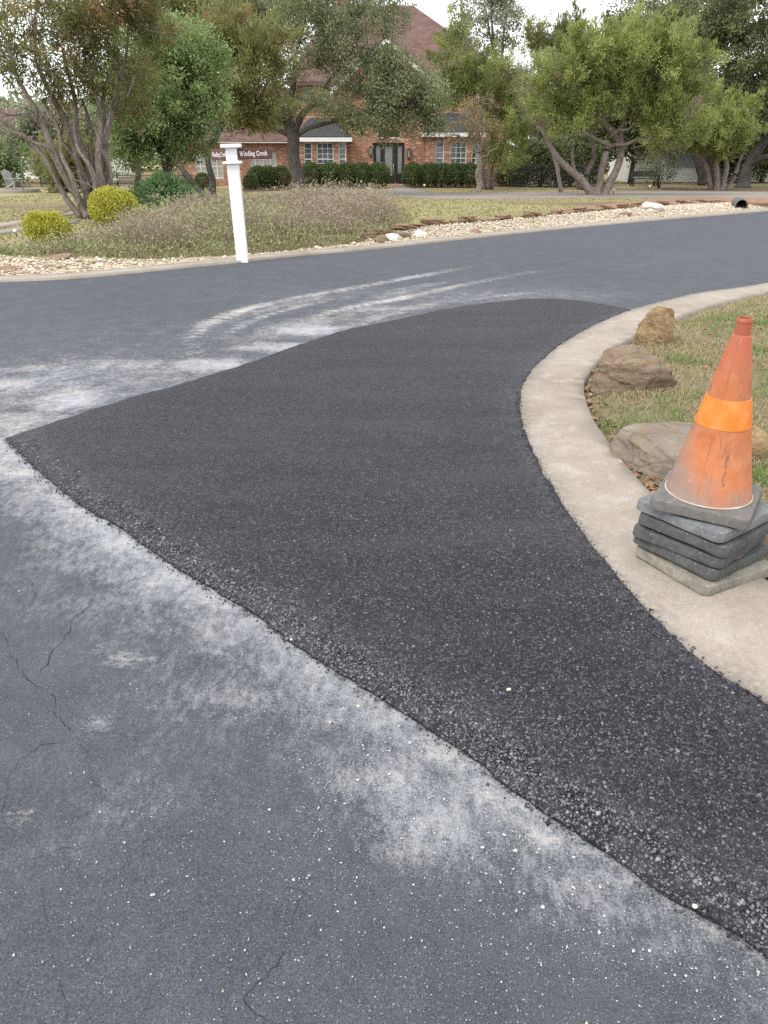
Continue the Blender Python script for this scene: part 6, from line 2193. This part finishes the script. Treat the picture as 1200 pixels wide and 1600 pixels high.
back_tree('cedar_elm', 'dark tree filling the gap at the far right', 1190, 60, [(1190, 220, 70, 40), (1120, 180, 60, 50), (1260, 200, 60, 60), (1180, 150, 80, 60), (1170, 255, 50, 22)], 90, 'leaf_dark', 240, 100, 0.9, (0.26, 0.15), 'broad', 0.05, .6)
back_tree('elm_tree', 'airy tree behind the chimney side of the roof', 560, 72, [(540, 20, 50, 40), (580, 0, 40, 30), (500, 20, 50, 40), (530, -30, 70, 30)], 91, n=130)

# far wood closing the view
r = np.random.default_rng(5)
n = 52000
x = r.uniform(-95, 95, n)
yy = r.uniform(92, 112, n)
top = 4.5 + 5.0 * fbm(x, x * 0, 0.07, 3, 3) + 2.0 * fbm(x, yy, 0.35, 7, 2)
z = top * r.random(n) ** 0.7
D_ = r.normal(size=(n, 3))
D_ /= np.linalg.norm(D_, axis=1)[:, None]
V, F = leaf_faces(np.column_stack([x, yy, z - 0.5]), D_, r.uniform(0.5, 1.1, n), r.uniform(0.3, 0.6, n), 'broad', r)
fw = mobj('far_wood', np_mesh('far_wood', V, F, {'tone': np.clip(fbm(x, z, 0.3, 4, 2) + r.normal(0, .15, n), 0, 1), 'tint': np.clip(fbm(x, z, 0.15, 9, 2) - 0.3, 0, 0.5)}), MAT['leaf_sparse'])
tag(fw, 'hazy line of far trees closing the view behind the houses', 'wood', None, 'stuff')


# shrubs ------------------------------------------------------------
def shrub_mesh(rx, ry, rz, n, leaf, seed, kind='broad', bumpy=0.12, lift=0.0):
    r = np.random.default_rng(seed)
    d = r.normal(size=(n, 3))
    d /= np.linalg.norm(d, axis=1)[:, None]
    d[:, 2] = np.where(d[:, 2] < -0.75, -d[:, 2], d[:, 2])
    rad = 1 - 0.35 * r.random(n) ** 2.2
    lump = 1 + bumpy * 2 * (fbm(d[:, 0] * 2 + d[:, 2], d[:, 1] * 2 - d[:, 2] * .7, 1.4, seed, 2) - 0.5)
    P_ = d * (rad * lump)[:, None] * [rx, ry, rz] + [0, 0, rz * 0.92 + lift]
    P_[:, 2] = np.maximum(P_[:, 2], 0.02)
    D_ = d * 0.5 + r.normal(0, 0.6, (n, 3)) + [0, 0, 0.25]
    D_ /= np.linalg.norm(D_, axis=1)[:, None]
    V, F = leaf_faces(P_, D_, leaf[0] * r.uniform(.6, 1.4, n), leaf[1] * r.uniform(.6, 1.4, n), kind, r)
    tone = np.clip(r.normal(0.42, 0.22, n) + 0.25 * (fbm(P_[:, 0], P_[:, 2], 3, seed) - .5), 0, 1)
    return np_mesh('foliage', V, F, {'tone': tone, 'tint': np.clip(r.normal(0.03, 0.06, n), 0, 1)})


def stems_mesh(rx, rz, n, seed, r0=0.02):
    r = np.random.default_rng(seed)
    b = MB()
    for k in range(n):
        a = r.uniform(0, 6.28)
        q = r.uniform(0.3, 0.75)
        b.tube([(0.05 * math.cos(a), 0.05 * math.sin(a), -0.03), (q * rx * .5 * math.cos(a), q * rx * .5 * math.sin(a), rz * .7), (q * rx * math.cos(a), q * rx * math.sin(a), rz * 1.35)], [r0, r0 * .7, r0 * .3], 5)
    return b.mesh('stems', shade=True)


HEDGE = [shrub_mesh(0.62, 0.6, 0.60, 4200, (0.085, 0.05), 200 + k) for k in range(3)]
HSTEM = stems_mesh(0.5, 0.55, 9, 77)
names_l = ['first', 'second', 'third', 'fourth', 'fifth', 'sixth', 'seventh', 'eighth', 'ninth', 'tenth']


def hedge_shrub(u, v, s, label, k, sx=1.0):
    g = G(u, v)
    e = empty('hedge_shrub', tuple(g), rng.uniform(0, 6))
    e.scale = (s * sx, s, s)
    tag(e, label, 'shrub', 'clipped hedge shrubs along the house front')
    m = bpy.data.objects.new('foliage', HEDGE[k % 3])
    if not HEDGE[k % 3].materials:
        HEDGE[k % 3].materials.append(MAT['leaf_hedge'])
    link(m, e)
    st = bpy.data.objects.new('stems', HSTEM)
    if not HSTEM.materials:
        HSTEM.materials.append(MAT['bark_dark'])
    link(st, e)


left = [590, 566, 542, 516, 488, 438, 420, 404]
for i, u in enumerate(left):
    hedge_shrub(u, 294.2 + (0.7 if i > 4 else 0), 1.2 if i < 5 else 1.05, f'clipped dark green shrub, {names_l[i]} to the left of the front door', i)
right = [645, 668, 690, 711, 732]
for i, u in enumerate(right):
    hedge_shrub(u, 293.2, 1.17, f'clipped dark green shrub, {names_l[i]} to the right of the front door', i + 1)
hedge_shrub(800, 291.5, 1.15, 'wide dark green shrub at the right corner of the house', 2, 1.6)
hedge_shrub(318, 296.5, 0.75, 'small green shrub under the left wing windows beside the leaning trunk', 1)
hedge_shrub(392, 297.0, 0.7, 'small dark shrub at the foot of the left wing by the hedge end', 2)


def single_shrub(name, label, g, rx, ry, rz, n, leaf, mat, seed, kind='broad', bumpy=0.12, group=None, stem='bark_dark'):
    e = empty(name, tuple(g), 0)
    tag(e, label, 'shrub', group)
    mobj('foliage', shrub_mesh(rx, ry, rz, n, leaf, seed, kind, bumpy), MAT[mat], e)
    mobj('stems', stems_mesh(rx * .7, rz, 14, seed + 1, 0.018), MAT[stem], e)
    return e


g = gbase(183, 352, 18.4)
k = ppm(18.4, .5)
single_shrub('yellow_shrub', 'rounded golden yellow shrub at the foot of the multi-stemmed juniper', g, 37 / k, 0.55, 27 / k, 17000, (0.045, 0.022), 'leaf_yellow', 301, 'broad', 0.32, 'golden yellow shrubs')
g = gbase(80, 388, 14.6)
k = ppm(14.6, .3)
single_shrub('yellow_shrub', 'smaller golden yellow shrub lower left beside the brush', g, 33 / k, 0.42, 22.5 / k, 14000, (0.038, 0.018), 'leaf_yellow', 303, 'broad', 0.32, 'golden yellow shrubs')
g = gbase(262, 330, 21.5)
k = ppm(21.5, .3)
single_shrub('green_shrub', 'loose dark green shrub at the foot of the holly tree', g, 50 / k, 0.8, 27 / k, 4600, (0.12, 0.045), 'leaf_shrub', 305, 'broad', 0.75)
g = gbase(280, 312, 26.0)
k = ppm(26, .3)
single_shrub('green_shrub', 'rounded green shrub behind the loose one near the leaning trunks', g, 15 / k, 0.4, 17 / k, 3500, (0.07, 0.04), 'leaf_shrub', 306)
g = gbase(845, 289, 52.5)
single_shrub('green_shrub', 'tall dark shrub mass between house corner and fence', g, 2.0, 1.2, 1.35, 9000, (0.17, 0.1), 'leaf_dark', 307, 'broad', 0.3)
g = gbase(890, 289, 53.5)
single_shrub('green_shrub', 'broad dark shrub behind the picket fence', g, 2.3, 1.2, 1.5, 9000, (0.17, 0.1), 'leaf_dark', 308, 'broad', 0.3)
g = gbase(1030, 289, 50.0)
single_shrub('green_shrub', 'thin leafy shrub before the white outbuilding', g, 1.0, 0.8, 1.3, 1100, (0.15, 0.09), 'leaf_dark', 309, 'broad', 0.4)

# dormant brush bed: a thicket nobody could count
BR = Gs([(-60, 397), (40, 402), (100, 399), (150, 403), (210, 407), (260, 407), (300, 404), (345, 402), (420, 397), (500, 388), (560, 381), (600, 371), (637, 357), (634, 338), (600, 330),
         (520, 330), (440, 331), (360, 334), (300, 338), (240, 345), (215, 362), (150, 378), (90, 390), (40, 392), (-60, 390)])
r = np.random.default_rng(9)
x0, y0 = BR.min(0)
x1, y1 = BR.max(0)
n = 26000
x, y = r.uniform(x0, x1, n), r.uniform(y0, y1, n)
ok = inside(BR, x, y)
x, y = x[ok], y[ok]
qd, _, _ = line_dist(np.vstack([BR, BR[:1]]), x, y)
hgt = (0.14 + (0.30 + 0.16 * smooth(-3.5, -0.5, x)) * smooth(0, 0.8, qd)) * (0.15 + 1.65 * fbm(x, y, 1.5, 31, 3)) * np.where(x < -5.2, 0.55, 1.0)
# each point carries a wiry stem and a few leaves
n = len(x)
z = ground_z(x, y)
az = r.uniform(0, 6.28, n)
le = r.uniform(0.1, 0.7, n)
top = np.column_stack([x + np.cos(az) * le * hgt, y + np.sin(az) * le * hgt, z + hgt])
basep = np.column_stack([x, y, z])
D_ = top - basep
L = np.linalg.norm(D_, axis=1)
D_ /= L[:, None]
V1, F1 = leaf_faces(basep, D_, L, r.uniform(0.010, 0.020, n), 'spray', r)
brown = smooth(0.36, 0.64, fbm(x, y, 0.6, 41, 3) + 0.32 * smooth(0.2, 0.9, qd) + 0.16 * smooth(-3.8, -1.6, x) - 0.18)
rep = 5
ci = np.repeat(np.arange(n), rep)
t = r.uniform(0.3, 1.05, n * rep)
P_ = basep[ci] + (top - basep)[ci] * t[:, None] + r.normal(0, 0.05, (n * rep, 3))
P_[:, 2] = np.maximum(P_[:, 2], z[ci] + 0.01)
Dl = r.normal(size=(n * rep, 3)) + [0, 0, 0.5]
Dl /= np.linalg.norm(Dl, axis=1)[:, None]
V2, F2 = leaf_faces(P_, Dl, r.uniform(0.03, 0.07, n * rep), r.uniform(0.016, 0.034, n * rep), 'spray', r)
tint = np.concatenate([np.full(n, 0.95), np.where(r.random(n * rep) < brown[ci] * 0.95, r.uniform(.7, 1, n * rep), r.uniform(0, .25, n * rep))])
tone = np.clip(np.concatenate([r.normal(.5, .2, n), r.normal(.5, .25, n * rep)]), 0, 1)
bo = mobj('brush', np_mesh('brush', np.vstack([V1, V2]), np.vstack([F1, F2 + len(V1)]), {'tone': tone, 'tint': tint}), MAT['brush'])
tag(bo, 'low grey brown thicket of dormant groundcover around the sign post', 'brush', None, 'stuff')
